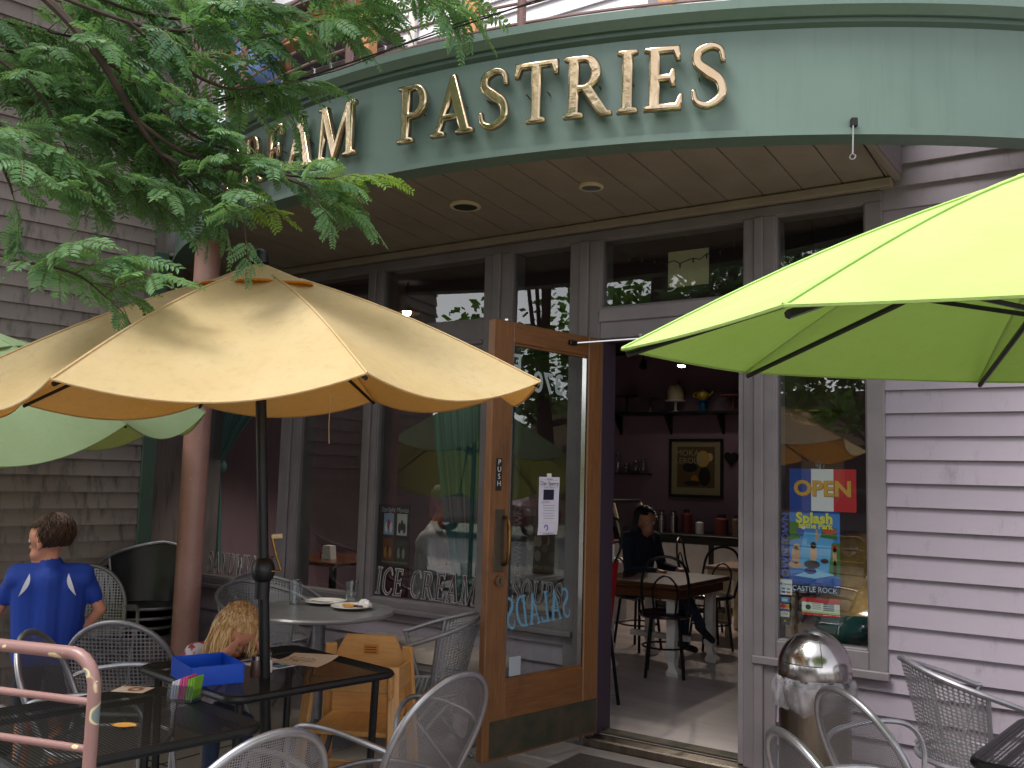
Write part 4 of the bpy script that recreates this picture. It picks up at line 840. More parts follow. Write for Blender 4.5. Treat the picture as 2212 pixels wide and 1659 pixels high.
# ------------------------------------------------------------------ honey locust over the patio
BR = {
 'A': [(-3.51, -3.46, 3.39), (-3.19, -3.21, 3.16), (-2.94, -3.01, 2.97), (-2.77, -2.87, 2.76), (-2.71, -2.74, 2.56), (-2.69, -2.66, 2.47), (-2.67, -2.57, 2.38)],
 'Bb': [(-2.71, -2.74, 2.56), (-2.62, -2.61, 2.47), (-2.44, -2.48, 2.41), (-2.3, -2.44, 2.39), (-2.21, -2.43, 2.37), (-2.11, -2.43, 2.35)],
 'Cc': [(-2.69, -2.66, 2.47), (-2.54, -2.61, 2.38), (-2.43, -2.58, 2.32), (-2.35, -2.58, 2.24), (-2.3, -2.6, 2.14)],
 'Dd': [(-2.94, -3.01, 2.97), (-2.76, -2.76, 2.9), (-2.65, -2.56, 2.92), (-2.52, -2.41, 2.94), (-2.43, -2.3, 2.99), (-2.34, -2.24, 3.04)],
 'Ee': [(-3.19, -3.21, 3.16), (-2.88, -2.75, 3.2), (-2.63, -2.46, 3.18), (-2.29, -2.23, 3.16), (-2.18, -2.15, 3.16), (-2.07, -2.13, 3.11), (-1.99, -2.12, 3.04)],
 'Ff': [(-2.76, -2.76, 2.9), (-2.68, -2.63, 2.8), (-2.63, -2.53, 2.75), (-2.54, -2.46, 2.73), (-2.43, -2.39, 2.75)],
 'Gg': [(-3.56, -3.32, 3.01), (-3.27, -3.1, 2.86), (-3.12, -2.99, 2.76), (-3.02, -2.91, 2.66), (-2.96, -2.85, 2.52), (-2.93, -2.82, 2.43)],
 'Hh': [(-3.33, -3.38, 2.73), (-3.04, -3.15, 2.56), (-2.9, -3.05, 2.46), (-2.83, -2.93, 2.39), (-2.75, -2.8, 2.34), (-2.63, -2.72, 2.33)],
 'Ii': [(-3.23, -3.37, 2.3), (-2.95, -3.16, 2.12), (-2.82, -3.06, 2.04), (-2.72, -2.99, 2.02), (-2.64, -2.93, 1.99), (-2.58, -2.88, 1.93)],
 'Kk': [(-2.77, -2.87, 2.76), (-2.73, -2.71, 2.68), (-2.63, -2.63, 2.56), (-2.54, -2.56, 2.5), (-2.44, -2.49, 2.47)],
 'Ll': [(-2.71, -2.74, 2.56), (-2.8, -2.61, 2.52), (-2.71, -2.54, 2.43), (-2.66, -2.5, 2.36)],
 'Mm': [(-3.19, -3.21, 3.16), (-3.15, -2.81, 3.17), (-2.95, -2.56, 3.16), (-2.71, -2.27, 3.15), (-2.51, -2.12, 3.09)],
 'Nn': [(-3.27, -3.1, 2.8), (-3.24, -2.84, 2.87), (-3.07, -2.71, 2.74), (-2.94, -2.6, 2.58)],
 'Oo': [(-2.33, -2.46, 2.39), (-2.22, -2.44, 2.34), (-2.15, -2.44, 2.27)],
 'Qq': [(-3.56, -3.31, 2.95), (-3.45, -3.0, 3.02), (-3.31, -2.78, 3.01), (-3.11, -2.64, 2.97), (-2.93, -2.52, 2.96)],
 'Rr': [(-3.62, -3.21, 2.76), (-3.39, -2.93, 2.75), (-3.16, -2.77, 2.69), (-3.0, -2.64, 2.58), (-2.93, -2.58, 2.5)],
 'Ss': [(-2.94, -3.01, 2.97), (-2.98, -2.8, 3.05), (-2.91, -2.63, 3.03), (-2.75, -2.52, 3.01), (-2.61, -2.43, 3.04)],
 'Pp': [(-3.04, -3.15, 2.56), (-2.84, -3.11, 2.35), (-2.81, -3.08, 2.27), (-2.8, -3.07, 2.23)],
}
TREE = thing('locust_tree', 'feathery honey locust whose branches hang over the patio from the upper left', 'tree', (-4.15, -3.95, 0))
TO = Vector((-4.15, -3.95, 0))
def L(p): return tuple(Vector(p)-TO)
MB().tube([L(p) for p in cat([(-4.15, -3.95, -.05), (-4.13, -3.93, .8), (-4.08, -3.88, 1.7), (-4.0, -3.8, 2.6), (-3.9, -3.7, 3.3), (-3.85, -3.6, 4.4), (-3.9, -3.5, 5.6)], 5)], [.13, .125, .12, .118, .116, .115, .112, .11, .108, .106, .104, .102, .10, .10, .098, .096, .094, .09, .086, .082, .08, .078, .074, .07, .066, .06, .055, .05, .045, .04, .035], 12).build('trunk', 'bark', TREE, smooth=True)
def leaflet(m, p, d, side, nrm, L_, W_, mi):
    m_ = (d*.55+side*.84).normalized(); b = p; tip = p+m_*L_-nrm*L_*.12; w_ = nrm.cross(m_).normalized()*W_
    m.add([b, p+m_*L_*.3+w_*.85+nrm*.0012, p+m_*L_*.72+w_*.75+nrm*.001, tip, p+m_*L_*.72-w_*.75+nrm*.001, p+m_*L_*.3-w_*.85+nrm*.0012], [(0, 1, 2, 3), (0, 3, 4, 5)], mi)
def compound(m, p, d, rnd, ln, mi):
    d = d.normalized(); up = Vector((0, 0, 1)); sd = d.cross(up); sd = sd.normalized() if sd.length > .1 else Vector((1, 0, 0)); n_ = rnd.randint(7, 9); pts = []
    q = Vector(p); dd = d.copy(); roll = rnd.uniform(-.6, .6)
    for k in range(n_+1):
        pts.append(q.copy()); dd = (dd+Vector((0, 0, -.055))).normalized(); q = q+dd*ln/n_
    m.tube(pts, [.0012]*len(pts), 3, 1, cap=False)
    for k in range(1, n_+1):
        dk = (pts[k]-pts[k-1]).normalized(); s_ = dk.cross(up); s_ = s_.normalized() if s_.length > .1 else sd; nn = s_.cross(dk).normalized()
        s2 = s_*cos(roll)+nn*sin(roll); n2 = s2.cross(dk).normalized(); sz = .034*(.7+.5*sin(pi*(k/n_*.8+.12)))*rnd.uniform(.9, 1.1)
        for sg in (-1, 1): leaflet(m, pts[k]-dk*(.003 if sg > 0 else 0), dk, s2*sg+n2*rnd.uniform(-.25, .15), n2, sz, sz*.21, mi)
def spray_mesh(seed, young=False, n=8, ln=.24):
    rnd = random.Random(seed); m = MB(); pts = []; q = Vector((0, 0, 0)); d = Vector((1, 0, .12))
    for k in range(9): pts.append(q.copy()); d = (d+Vector((rnd.uniform(-.08, .08), rnd.uniform(-.12, .12), -.065))).normalized(); q = q+d*ln/8
    m.tube(pts, [.0030-.0002*k for k in range(9)], 4, 1)
    for k in range(n):
        i = 1+k*7/n; a = int(i); p = pts[a].lerp(pts[min(a+1, 8)], i-a); t_ = (pts[min(a+1, 8)]-pts[a]).normalized(); sgn = 1 if k % 2 else -1
        s_ = t_.cross(Vector((0, 0, 1))).normalized()
        compound(m, p, t_*rnd.uniform(.5, .9)+s_*sgn*rnd.uniform(.5, 1.0)+Vector((0, 0, rnd.uniform(-.5, .25))), rnd, rnd.uniform(.11, .165), 0)
    compound(m, pts[8], d, rnd, .15, 0)
    return m.mesh('leaf_spray', ['leaf_young' if young else 'leaf', 'twig'])
SPR = [spray_mesh(100+i) for i in range(10)]; SPY = [spray_mesh(300+i, True) for i in range(3)]
rr = random.Random(21)
DENS = {'A': .075, 'Bb': .06, 'Cc': .07, 'Dd': .085, 'Ee': .075, 'Ff': .11, 'Gg': .042, 'Hh': .04, 'Ii': .06, 'Kk': .045, 'Ll': .06, 'Mm': .085, 'Nn': .055, 'Oo': .06, 'Pp': .09, 'Qq': .05, 'Rr': .04, 'Ss': .075}
for key, pts in BR.items():
    P = cat(pts, 8); n_ = len(P); r0_ = .021 if key == 'A' else .008; r1_ = .006 if key == 'A' else .0025
    MB().tube([L(p) for p in P], [r0_+(r1_-r0_)*i/(n_-1) for i in range(n_)], 7).build('branch', 'bark', TREE, smooth=True)
    acc = 0; skip = {'A': .42, 'Ee': .35, 'Gg': .25, 'Hh': .25, 'Ii': .28, 'Mm': .2, 'Qq': .2, 'Rr': .2}.get(key, .12)
    for i in range(1, n_):
        seg = (P[i]-P[i-1]).length; acc += seg
        if i/n_ < skip: acc = 0; continue
        while acc > DENS[key]:
            acc -= DENS[key]; t_ = (P[i]-P[i-1]).normalized(); az = atan2(t_.y, t_.x)+rr.uniform(-1.25, 1.25)
            pos = P[i].lerp(P[i-1], rr.random()); yl = (key in ('Oo', 'Bb') and i/n_ > .8 and rr.random() < .4) or (key == 'Cc' and rr.random() < .15)
            o = link('leaf_spray', rr.choice(SPY if yl else SPR), TREE, L(pos)); s_ = rr.uniform(.5, .78) if key in ('Bb', 'Oo', 'Cc', 'Kk', 'Ll') else rr.uniform(.62, 1.0); o.scale = (s_, s_, s_)
            o.rotation_euler = (rr.uniform(-.5, .5), rr.uniform(-.45, .15) if key in ('Bb', 'Oo', 'Cc', 'Kk', 'Ll') else rr.uniform(-.4, .35) if i/n_ > .3 else rr.uniform(-.4, .6), az)
    o = link('leaf_spray', SPR[(ord(key[0])) % 10], TREE, L(P[-1])); e_ = .42 if key in ('Cc', 'Bb', 'Oo', 'Kk') else .7; o.scale = (e_, e_, e_); t_ = (P[-1]-P[-2]).normalized(); o.rotation_euler = (0, -math.asin(max(-1, min(1, t_.z))), atan2(t_.y, t_.x))
def leaf_cloud(seed, clumps, n, size, flat_=.7):
    rnd = random.Random(seed); m = MB(); vs = []; fs = []
    for (c, r) in clumps:
        for k in range(n):
            d = Vector((rnd.gauss(0, 1), rnd.gauss(0, 1), rnd.gauss(0, 1)*flat_)); d = d.normalized()*r*rnd.random()**.45; p = Vector(c)+Vector((d.x, d.y, d.z*flat_))
            a = Vector((rnd.uniform(-1, 1), rnd.uniform(-1, 1), rnd.uniform(-.6, .3))).normalized(); b = a.orthogonal().normalized(); ln = size*rnd.uniform(.6, 1.3); o = len(vs)
            vs += [p, p+a*ln*.5+b*ln*.26, p+a*ln, p+a*ln*.5-b*ln*.26]; fs.append((o, o+1, o+2, o+3))
    return m.add(vs, fs)
rc = random.Random(5)
cl_ = [((rc.uniform(-2.2, .9), rc.uniform(-1.9, .9), rc.uniform(4.2, 6.6)), rc.uniform(.5, .9)) for k in range(16)]
cl_ += [((rc.uniform(-1.2, 1.7), rc.uniform(.1, 1.9), rc.uniform(4.5, 6.4)), rc.uniform(.5, .8)) for k in range(9)]  # extra clumps out of view, added to shade the left of the patio
leaf_cloud(9, cl_, 420, .085).build('crown', 'leaf_street', TREE)['kind'] = 'stuff'
# overhead wire with its light string strands
wr = thing('overhead_wire', 'thin black twin wire running from the tree up past the balcony railing', 'wire')
wp = cat([(-2.95, -2.62, 2.62), (-2.45, -2.32, 2.79), (-2.06, -2.15, 2.905), (-1.68, -1.98, 3.02), (-1.25, -1.75, 3.19), (-.6, -1.4, 3.5)], 6)
MB().tube(wp, .0032, 5).build('cable', 'black', wr); MB().tube([p+Vector((0, 0, .012*sin(i*.55))) for i, p in enumerate(wp)], .0022, 5).build('cable', 'black', wr)
# ------------------------------------------------------------------ across the street: what the panes reflect
def street_tree(label, x, y, h, seed):
    t = thing('street_tree', label, 'tree', (x, y, -.13), group='trees along the street'); rnd = random.Random(seed)
    MB().tube([(0, 0, 0), (.05, 0, h*.25), (-.05, .08, h*.5), (0, 0, h*.8)], [.17, .14, .10, .04], 10).build('trunk', 'bark', t, smooth=True)
    cl = []
    for k in range(15):
        a = rnd.uniform(0, 6.28); r = rnd.uniform(.2, h*.26); z = h*rnd.uniform(.42, .95); cl.append(((r*cos(a), r*sin(a), z), rnd.uniform(.6, 1.15)))
        if k < 7: MB().tube([(0, 0, h*.35+.03*k), (r*cos(a)*.5, r*sin(a)*.5, (z+h*.35)/2), (r*cos(a), r*sin(a), z)], [.06, .04, .015], 6).build('limb', 'bark', t)
    leaf_cloud(seed, cl, 230, .20).build('crown', 'leaf_street', t)['kind'] = 'stuff'
street_tree('leafy street tree straight across the road, mirrored in the door transom', -5.4, -18.4, 7.2, 11); street_tree('tall street tree mirrored in the right-hand window', -1.0, -18.6, 8.4, 12)
street_tree('spreading street tree farther left across the road', -12.0, -18.4, 7.0, 13); street_tree('street tree far right across the road', 4.5, -18.4, 7.8, 14)
street_tree('kerbside tree mirrored at the right edge of the upper left pane', -7.7, -7.7, 6.4, 21); street_tree('kerbside tree mirrored in the narrow pane behind the door', -4.7, -7.8, 6.8, 22); street_tree('kerbside tree nearest the camera, mirrored in the right-hand window', -2.2, -7.9, 7.0, 23)
def car(label, x, y, body, pickup=False):
    t = thing('parked_car', label, 'car', (x, y, -.125), 0, 'cars parked across the street'); Wd = .88
    prof = [(-2.3, .35), (2.25, .35), (2.3, .62), (2.2, .85), (1.25, .98), (.55, 1.52), (-.55, 1.56)]+([(-.75, 1.0), (-2.3, .98)] if pickup else [(-1.7, 1.5), (-2.2, 1.0), (-2.3, .9)])
    n = len(prof); ins = lambda z: Wd-max(0, z-.95)*.22
    v = [(a, -ins(b), b) for a, b in prof]+[(a, ins(b), b) for a, b in prof]
    MB().add(v, [tuple(range(n)), tuple(range(2*n-1, n-1, -1))]+[(i, i+n, (i+1) % n+n, (i+1) % n) for i in range(n)]).build('body', body, t)
    for s in (-1, 1):
        yy = s*(ins(1.25)+.005); xs = [(.95, 1.05), (.5, 1.45), (-.5, 1.48), (-.62, 1.05)] if pickup else [(1.0, 1.05), (.5, 1.45), (-1.55, 1.43), (-1.85, 1.05)]
        MB().add([(a, s*(ins(b)+.006), b) for a, b in xs], [tuple(range(4))]).build('side_window', 'black', t)
        for wx in (-1.45, 1.4):
            o = MB().lathe([(.16, -.1), (.33, -.1), (.35, -.07), (.35, .07), (.33, .1), (.16, .1)], 24).build('tyre', 'rubber', t, (wx, s*.80, .35)); o.rotation_euler = (pi/2, 0, 0); MB().lathe([(0, -.09), (.18, -.105), (.18, .105), (0, .09)], 18).build('rim', 'steel', o)
        MB().ball((2.22, s*.62, .72), .1, 10, 6, sc=(.6, 1.3, .7)).build('headlight', 'white', t); MB().ball((-2.26, s*.66, .85), .09, 10, 6, sc=(.5, 1, 1.4)).build('tail_light', 'red_paint', t)
    return t
mat('car_white', 'd6d8da', rough=.2, coat=.6); mat('car_red', '7c1c1c', rough=.25, coat=.6); mat('car_grey', '5c6066', rough=.25, coat=.6)
car('white pickup truck parked across the road, mirrored in the windows', -9.4, -15.9, 'car_white', True); car('grey car parked across the road', -3.6, -15.9, 'car_grey'); car('dark red car parked across the road at the far left', -15.2, -15.9, 'car_red')
sh = thing('opposite_building', 'low tan shop building across the road', 'building', (-4, -26, -.14))
MB().box(-16, 14, -5, 0, 0, 4.2).build('wall', col('9c8468'), sh); MB().box(-16.2, 14.2, -5.2, .2, 4.2, 4.6).build('cornice', col('6b5a48'), sh)
for k in range(8): MB().box(-14.5+3.5*k, -12.4+3.5*k, .001, .05, .8, 2.9).build('window', 'black', sh)
# ------------------------------------------------------------------ people
import numpy as np
def person(label, loc, rz, J, s, M, voxel=.0075, hair=None, hands=True, group=None, extra=()):
    """J: joints in local coordinates (x forward, y left, z up); s: body scale; M: material per region"""
    V = lambda k: Vector(J[k]); C = []                       # capsules: p0, p1, r0, r1, material
    def cap(a, b, r0, r1, m): C.append((Vector(a), Vector(b), r0*s, r1*s, m))
    ne, hd, pe = V('neck'), V('head'), V('pelvis'); sh = [V('shL'), V('shR')]; hp = [V('hipL'), V('hipR')]
    top, leg, sk = M['top'], M['leg'], M['skin']; ch = ne.lerp(pe, .30); be = ne.lerp(pe, .68)
    side = (sh[0]-sh[1]).normalized(); hf = Vector(J.get('look', (1, 0, 0))).normalized(); hu = Vector(J.get('headup', (0, 0, 1))).normalized(); hs = hu.cross(hf).normalized()
    cap(ne.lerp(hd, -.15), hd-hu*.03*s, .055, .05, sk)
    cap(sh[0].lerp(ne, .12), sh[1].lerp(ne, .12), .062, .062, top); 
    for sd in (1, -1):
        cap(ch+side*.075*s*sd, be+side*.06*s*sd, .105, .092, top); cap(be+side*.06*s*sd, pe+side*.07*s*sd, .095, .108, top)
        cap(sh[0 if sd > 0 else 1], ch+side*.08*s*sd, .068, .10, top)
    cap(ne-Vector((0, 0, .02*s)), ch, .075, .11, top); bk_ = Vector((-.02*s, 0, 0)); cap(ch+bk_+Vector((0, 0, .04*s)), pe+bk_, .112, .115, top); cap(sh[0]+bk_-Vector((0, 0, .03*s)), sh[1]+bk_-Vector((0, 0, .03*s)), .07, .07, top)
    for i, sfx in enumerate('LR'):
        el, wr_ = V('el'+sfx), V('wr'+sfx); slv = M.get('sleeve', .55)
        mid = sh[i].lerp(el, min(slv, 1)); cap(sh[i], mid, .060, .054 if slv < 1 else .046, top)
        if slv < 1: cap(sh[i].lerp(el, slv*.8), el, .040, .036, sk)
        fm = top if slv >= 2 else sk; cap(el, wr_, .044 if slv >= 2 else .037, .034 if slv >= 2 else .025, fm)
        if hands:
            d = Vector(J.get('hand'+sfx, (wr_-el))).normalized(); nn = d.cross(side).normalized(); w_ = nn.cross(d).normalized()
            if d.cross(side).length < .2: nn = Vector((0, 0, 1)); w_ = nn.cross(d).normalized()
            pc = wr_+d*.05*s; cap(wr_, pc+w_*.018*s, .026, .024, sk); cap(wr_, pc-w_*.018*s, .026, .024, sk)
            for f, (o, ln) in enumerate(((.030, .055), (.010, .062), (-.010, .058), (-.030, .045))):
                b0 = pc+w_*o*s+d*.012*s; b1 = b0+(d+nn*.25).normalized()*ln*.5*s; b2 = b1+(d*.8+nn*.75).normalized()*ln*.5*s; cap(b0, b1, .0105, .0095, sk); cap(b1, b2, .0095, .008, sk)
            tb_ = wr_+d*.02*s+w_*.028*s; cap(tb_, tb_+(d*.7+w_*.7).normalized()*.045*s, .013, .010, sk)
        kn, an_ = V('kn'+sfx), V('an'+sfx); lm = leg; cap(hp[i], kn, .088, .060, leg)
        sl = M.get('legcover', 2)
        if sl < 1: C.pop(); cap(hp[i], hp[i].lerp(kn, sl), .092, .075, leg); cap(hp[i].lerp(kn, sl*.9), kn, .064, .052, sk); cap(kn, an_, .05, .034, sk)
        else: cap(kn, an_, .060, .042, leg)
        fd = Vector(J.get('toe'+sfx, (1, 0, 0))).normalized(); cap(an_+Vector((0, 0, -.03*s))-fd*.03*s, an_+fd*.13*s+Vector((0, 0, -.05*s)), .036, .030, M.get('shoe', 'black'))
    cap(hp[0], hp[1], .09, .09, leg)
    # head: skull, jaw, nose, ears, brow
    k = s*M.get('headk', 1.0); hc = hd
    def hcap(a, b, r0, r1, m=sk): C.append((hc+hf*a[0]*k+hs*a[1]*k+hu*a[2]*k, hc+hf*b[0]*k+hs*b[1]*k+hu*b[2]*k, r0*k, r1*k, m))
    hcap((-.02, 0, .035), (.015, 0, .03), .088, .084); hcap((-.005, 0, .02), (.045, 0, -.07), .076, .045); hcap((.05, .02, -.06), (.05, -.02, -.06), .035, .035)
    hcap((.084, 0, .0), (.096, 0, -.024), .008, .0115); hcap((.082, 0, -.062), (.086, 0, -.062), .016, .015)
    for sd in (1, -1): hcap((.0, .082*sd, .0), (.004, .086*sd, -.03), .016, .012); hcap((.075, .03*sd, .028), (.078, .012*sd, .026), .013, .013)
    for a, b, r0, r1, m in extra: cap(a, b, r0, r1, m)
    mb = MB()
    for a, b, r0, r1, m in C:
        d = b-a; ln = d.length; d = d.normalized() if ln > 1e-6 else Vector((0, 0, 1)); ring = []
        pts = []; rs = []
        for q in range(4): t_ = pi/2*(1-q/4)*.98; pts.append(a-d*r0*sin(t_)); rs.append(max(r0*cos(t_), r0*.06))
        pts.append(a); rs.append(r0); pts.append(b+d*1e-5); rs.append(r1)
        for q in range(1, 5): t_ = pi/2*q/4*.98; pts.append(b+d*r1*sin(t_)); rs.append(max(r1*cos(t_), r1*.06))
        mb.tube(pts, rs, 14)
    me = bpy.data.meshes.new('raw'); me.from_pydata(mb.v, [], mb.f); tmp = bpy.data.objects.new('tmp', me); COL.objects.link(tmp)
    md = tmp.modifiers.new('r', 'REMESH'); md.mode = 'VOXEL'; md.voxel_size = voxel; sm = tmp.modifiers.new('s', 'SMOOTH'); sm.factor = .5; sm.iterations = 7
    dg = bpy.context.evaluated_depsgraph_get(); dg.update(); body = bpy.data.meshes.new_from_object(tmp.evaluated_get(dg)); bpy.data.objects.remove(tmp); bpy.data.meshes.remove(me)
    names = sorted({c[4] for c in C}); body.materials.clear()
    for n_ in names: body.materials.append(MATS[n_])
    pc = np.zeros(len(body.polygons)*3); body.polygons.foreach_get('center', pc); pc = pc.reshape(-1, 3); best = np.full(len(pc), 1e9); idx = np.zeros(len(pc), int)
    for a, b, r0, r1, m in C:
        a_, d_ = np.array(a), np.array(b-a); L2 = max(d_@d_, 1e-12); t_ = np.clip(((pc-a_)@d_)/L2, 0, 1); dist = np.linalg.norm(pc-a_-t_[:, None]*d_, axis=1)-(r0+(r1-r0)*t_)
        up = dist < best; best[up] = dist[up]; idx[up] = names.index(m)
    body.polygons.foreach_set('material_index', idx.astype(np.int32)); body.polygons.foreach_set('use_smooth', [True]*len(body.polygons)); body.name = 'body'
    t = thing('person', label, 'person', loc, rz, group); link('body', body, t)
    P = lambda a, b, c: hc+hf*a*k+hs*b*k+hu*c*k
    for sd in (1, -1):
        MB().ball(P(.079, .031*sd, .012), .0125*k, 10, 8).build('eye', 'eye_white', t, smooth='all'); MB().ball(P(.0885, .031*sd, .012), .0055*k, 8, 6).build('iris', 'eye_dark', t, smooth='all'); MB().tube([P(.088, .016*sd, .032), P(.089, .03*sd, .038), P(.082, .045*sd, .033)], .0032*k, 5).build('eyebrow', M['hair'], t)
    MB().tube([P(.094, .02, -.066), P(.101, 0, -.064), P(.094, -.02, -.066)], .0045*k, 6).build('mouth', 'lips', t)
    rnd = random.Random(len(label))
    def cap_hair(i, j, off=1.0):
        a = 2*pi*i; e = pi/2-j*(pi/2+.78); low = max(0, -sin(e)); fr = cos(a)             # front hairline is higher than the nape
        lim = -.55 if fr < .2 else .35; e = max(e, math.asin(max(-.95, min(.95, lim))) if fr > .2 else -.75)
        rr_ = .103*off+.0045*sin(9*a+2.1)*cos(7*e)+.003*sin(23*a+5*e); return P(-.015+rr_*1.03*cos(e)*cos(a), rr_*.95*cos(e)*sin(a), .04+rr_*.98*sin(e))
    MB().grid(lambda i, j: cap_hair(i, j), 40, 18).build('hair', M['hair'], t, smooth='all')
    m = MB()
    nst = M.get('strands', 220)
    for q in range(nst):
        a = rnd.uniform(0, 2*pi); e = rnd.uniform(-.35 if abs(((a+pi) % (2*pi))-pi) > 1.2 else .45, 1.5); p = P(-.008+.096*cos(e)*cos(a), .092*cos(e)*sin(a), .04+.095*sin(e)); d = (p-hc).normalized(); ln = M.get('strand', .022)*k/s*s
        dn = (d*.35-hu*.6+Vector((rnd.uniform(-.3, .3), rnd.uniform(-.3, .3), 0))).normalized() if M.get('strand', .022) < .05 else None
        if dn: m.tube([p, p+d*.004+dn*ln*.5, p+dn*ln], [.0028*k, .0022*k, .0005], 4)
    for q in range(M.get('locks', 0)):
        a = rnd.uniform(0, 2*pi); fr = cos(a); e = rnd.uniform(-.3 if fr < .2 else .62, 1.5); da = rnd.uniform(-.12, .12); pts = []
        for w_ in range(4):
            e2 = max(e-.17*w_, -.82 if fr < .2 else .33); r_ = .1045+.0025*sin(w_*1.05)+rnd.uniform(0, .0025); pts.append(P(-.015+r_*1.03*cos(e2)*cos(a+da*w_), r_*.95*cos(e2)*sin(a+da*w_), .04+r_*.98*sin(e2)))
        m.tube(pts, [.0022*k, .0026*k, .002*k, .0004], 4)
    if m.v: m.build('hair_lock', M.get('hair2', M['hair']), t)
    return t, hc, hf, hs, hu, k
def stand(s, **k):
    J = dict(head=(0.02*s, 0, 1.58*s), neck=(0, 0, 1.43*s), pelvis=(0, 0, .95*s), shL=(0, .175*s, 1.36*s), shR=(0, -.175*s, 1.36*s), hipL=(0, .085*s, .90*s), hipR=(0, -.085*s, .90*s), elL=(-.03*s, .25*s, 1.10*s), elR=(-.03*s, -.25*s, 1.10*s), wrL=(.06*s, .27*s, .88*s), wrR=(.06*s, -.27*s, .88*s), knL=(.02*s, .095*s, .49*s), knR=(.02*s, -.095*s, .49*s), anL=(0, .10*s, .085*s), anR=(0, -.10*s, .085*s)); J.update(k); return J
def sit(s, seat, **k):
    h = seat+.09*s
    J = dict(head=(.03*s, 0, h+.70*s), neck=(0, 0, h+.53*s), pelvis=(-.03*s, 0, h+.04*s), shL=(0, .175*s, h+.46*s), shR=(0, -.175*s, h+.46*s), hipL=(.0, .09*s, h), hipR=(.0, -.09*s, h), elL=(.06*s, .23*s, h+.21*s), elR=(.06*s, -.23*s, h+.21*s), wrL=(.30*s, .15*s, h+.20*s), wrR=(.30*s, -.15*s, h+.20*s), knL=(.42*s, .11*s, h+.02*s), knR=(.42*s, -.11*s, h+.02*s), anL=(.40*s, .11*s, h-.40*s), anR=(.40*s, -.11*s, h-.40*s)); J.update(k); return J
# boy in the blue shirt: back to the viewer, head turned left
s = .685
BJ = stand(s, look=(.42, .9, -.1), head=(.0, .015, 1.095), elR=(.0, -.205, .80), wrR=(.05, -.10, .655), elL=(.03, .20, .80), wrL=(.05, .245, .64), shR=(0, -.128, .955), shL=(0, .128, .955), neck=(0, 0, 1.0))
bt = person('boy in a bright blue short-sleeved shirt standing with his back turned', (-3.93, -2.215, 0), atan2(.56, -.83), BJ, s, dict(top='shirt_blue', leg='shorts_dark', skin='skin', hair='hair_brown', sleeve=.62, legcover=.75, headk=1.24, strand=.02, strands=0, locks=700, hair2='hair_brown_light'), .006,
    extra=[((0, .06, .62), (0, .075, .90), .105, .115, 'shirt_blue'), ((0, -.06, .62), (0, -.075, .90), .105, .115, 'shirt_blue')])[0]
for sd in (1, -1): MB().grid(lambda i, j: (-.083-.014*sin(pi*i*.7), sd*(.075+.035*i*i+.02*(j-.5)*sin(pi*i)), .968-.095*i), 8, 3).build('shirt_flash', 'shirt_white', bt)
# blonde girl leaning over the table
s = .60
GJ = sit(s, .38, head=(.25, .0, .795), neck=(.155, 0, .745), shL=(.115, .105, .70), shR=(.115, -.105, .70), pelvis=(-.05, 0, .46), hipL=(-.02, .055, .43), hipR=(-.02, -.055, .43), knL=(.23, .07, .43), knR=(.23, -.07, .43), anL=(.22, .07, .18), anR=(.22, -.07, .18), elL=(.20, .16, .60), elR=(.20, -.16, .60), wrL=(.31, .08, .715), wrR=(.30, -.08, .715), look=(.72, -.12, -.68), headup=(.68, 0, .73))
gt, hc, hf, hs, hu, k = person('girl with long blonde hair bent over the black table', (-3.235, -1.93, 0), atan2(-.18, .98), GJ, s, dict(top='shirt_pattern', leg='denim', skin='skin', hair='hair_blond', sleeve=.35, headk=1.36, strand=.02), .006)
m = MB(); rnd = random.Random(3)
for q in range(420):
    a = rnd.uniform(-2.5, 2.5)+pi; e = rnd.uniform(-.1, 1.45); p = hc+(hf*(-.008+.10*cos(e)*cos(a))+hs*.096*cos(e)*sin(a)+hu*(.04+.10*sin(e)))*k
    out = (p-hc).normalized(); ln = rnd.uniform(.13, .235)
    side_ = hs*(1 if (p-hc).dot(hs) > 0 else -1)
    q1 = p+out*.012+Vector((-.35, 0, -.45))*ln*.35+side_*.006; q2 = q1+Vector((-.16, -.05, -.9))*ln*.4+side_*.008+Vector((rnd.uniform(-.012, .012), rnd.uniform(-.012, .012), 0)); q3 = q2+Vector((-.12, -.1, -.85))*ln*.38+Vector((rnd.uniform(-.018, .018), rnd.uniform(-.018, .018), 0))
    m.tube(cat([p-out*.006, q1, q2, q3], 3), [.0036]*4+[.0033]*3+[.0026, .0018, .0008], 4)
m.build('long_hair', 'hair_blond', gt)
# man behind the big pane
s = .92
MJ = sit(s, .47, wrL=(.36, .12, .80), wrR=(.36, -.05, .80), elL=(.10, .22, .76), elR=(.08, -.22, .76), head=(.08, 0, 1.225), look=(1, 0, -.25))
mt2, hc, hf, hs, hu, k = person('man in a grey long-sleeved shirt seated behind the ice cream window', (-4.26, .80, 0), atan2(.35, .93), MJ, s, dict(top='shirt_grey', leg='trousers_light', skin='skin2', hair='hair_grey', sleeve=2, strand=.02), .009)
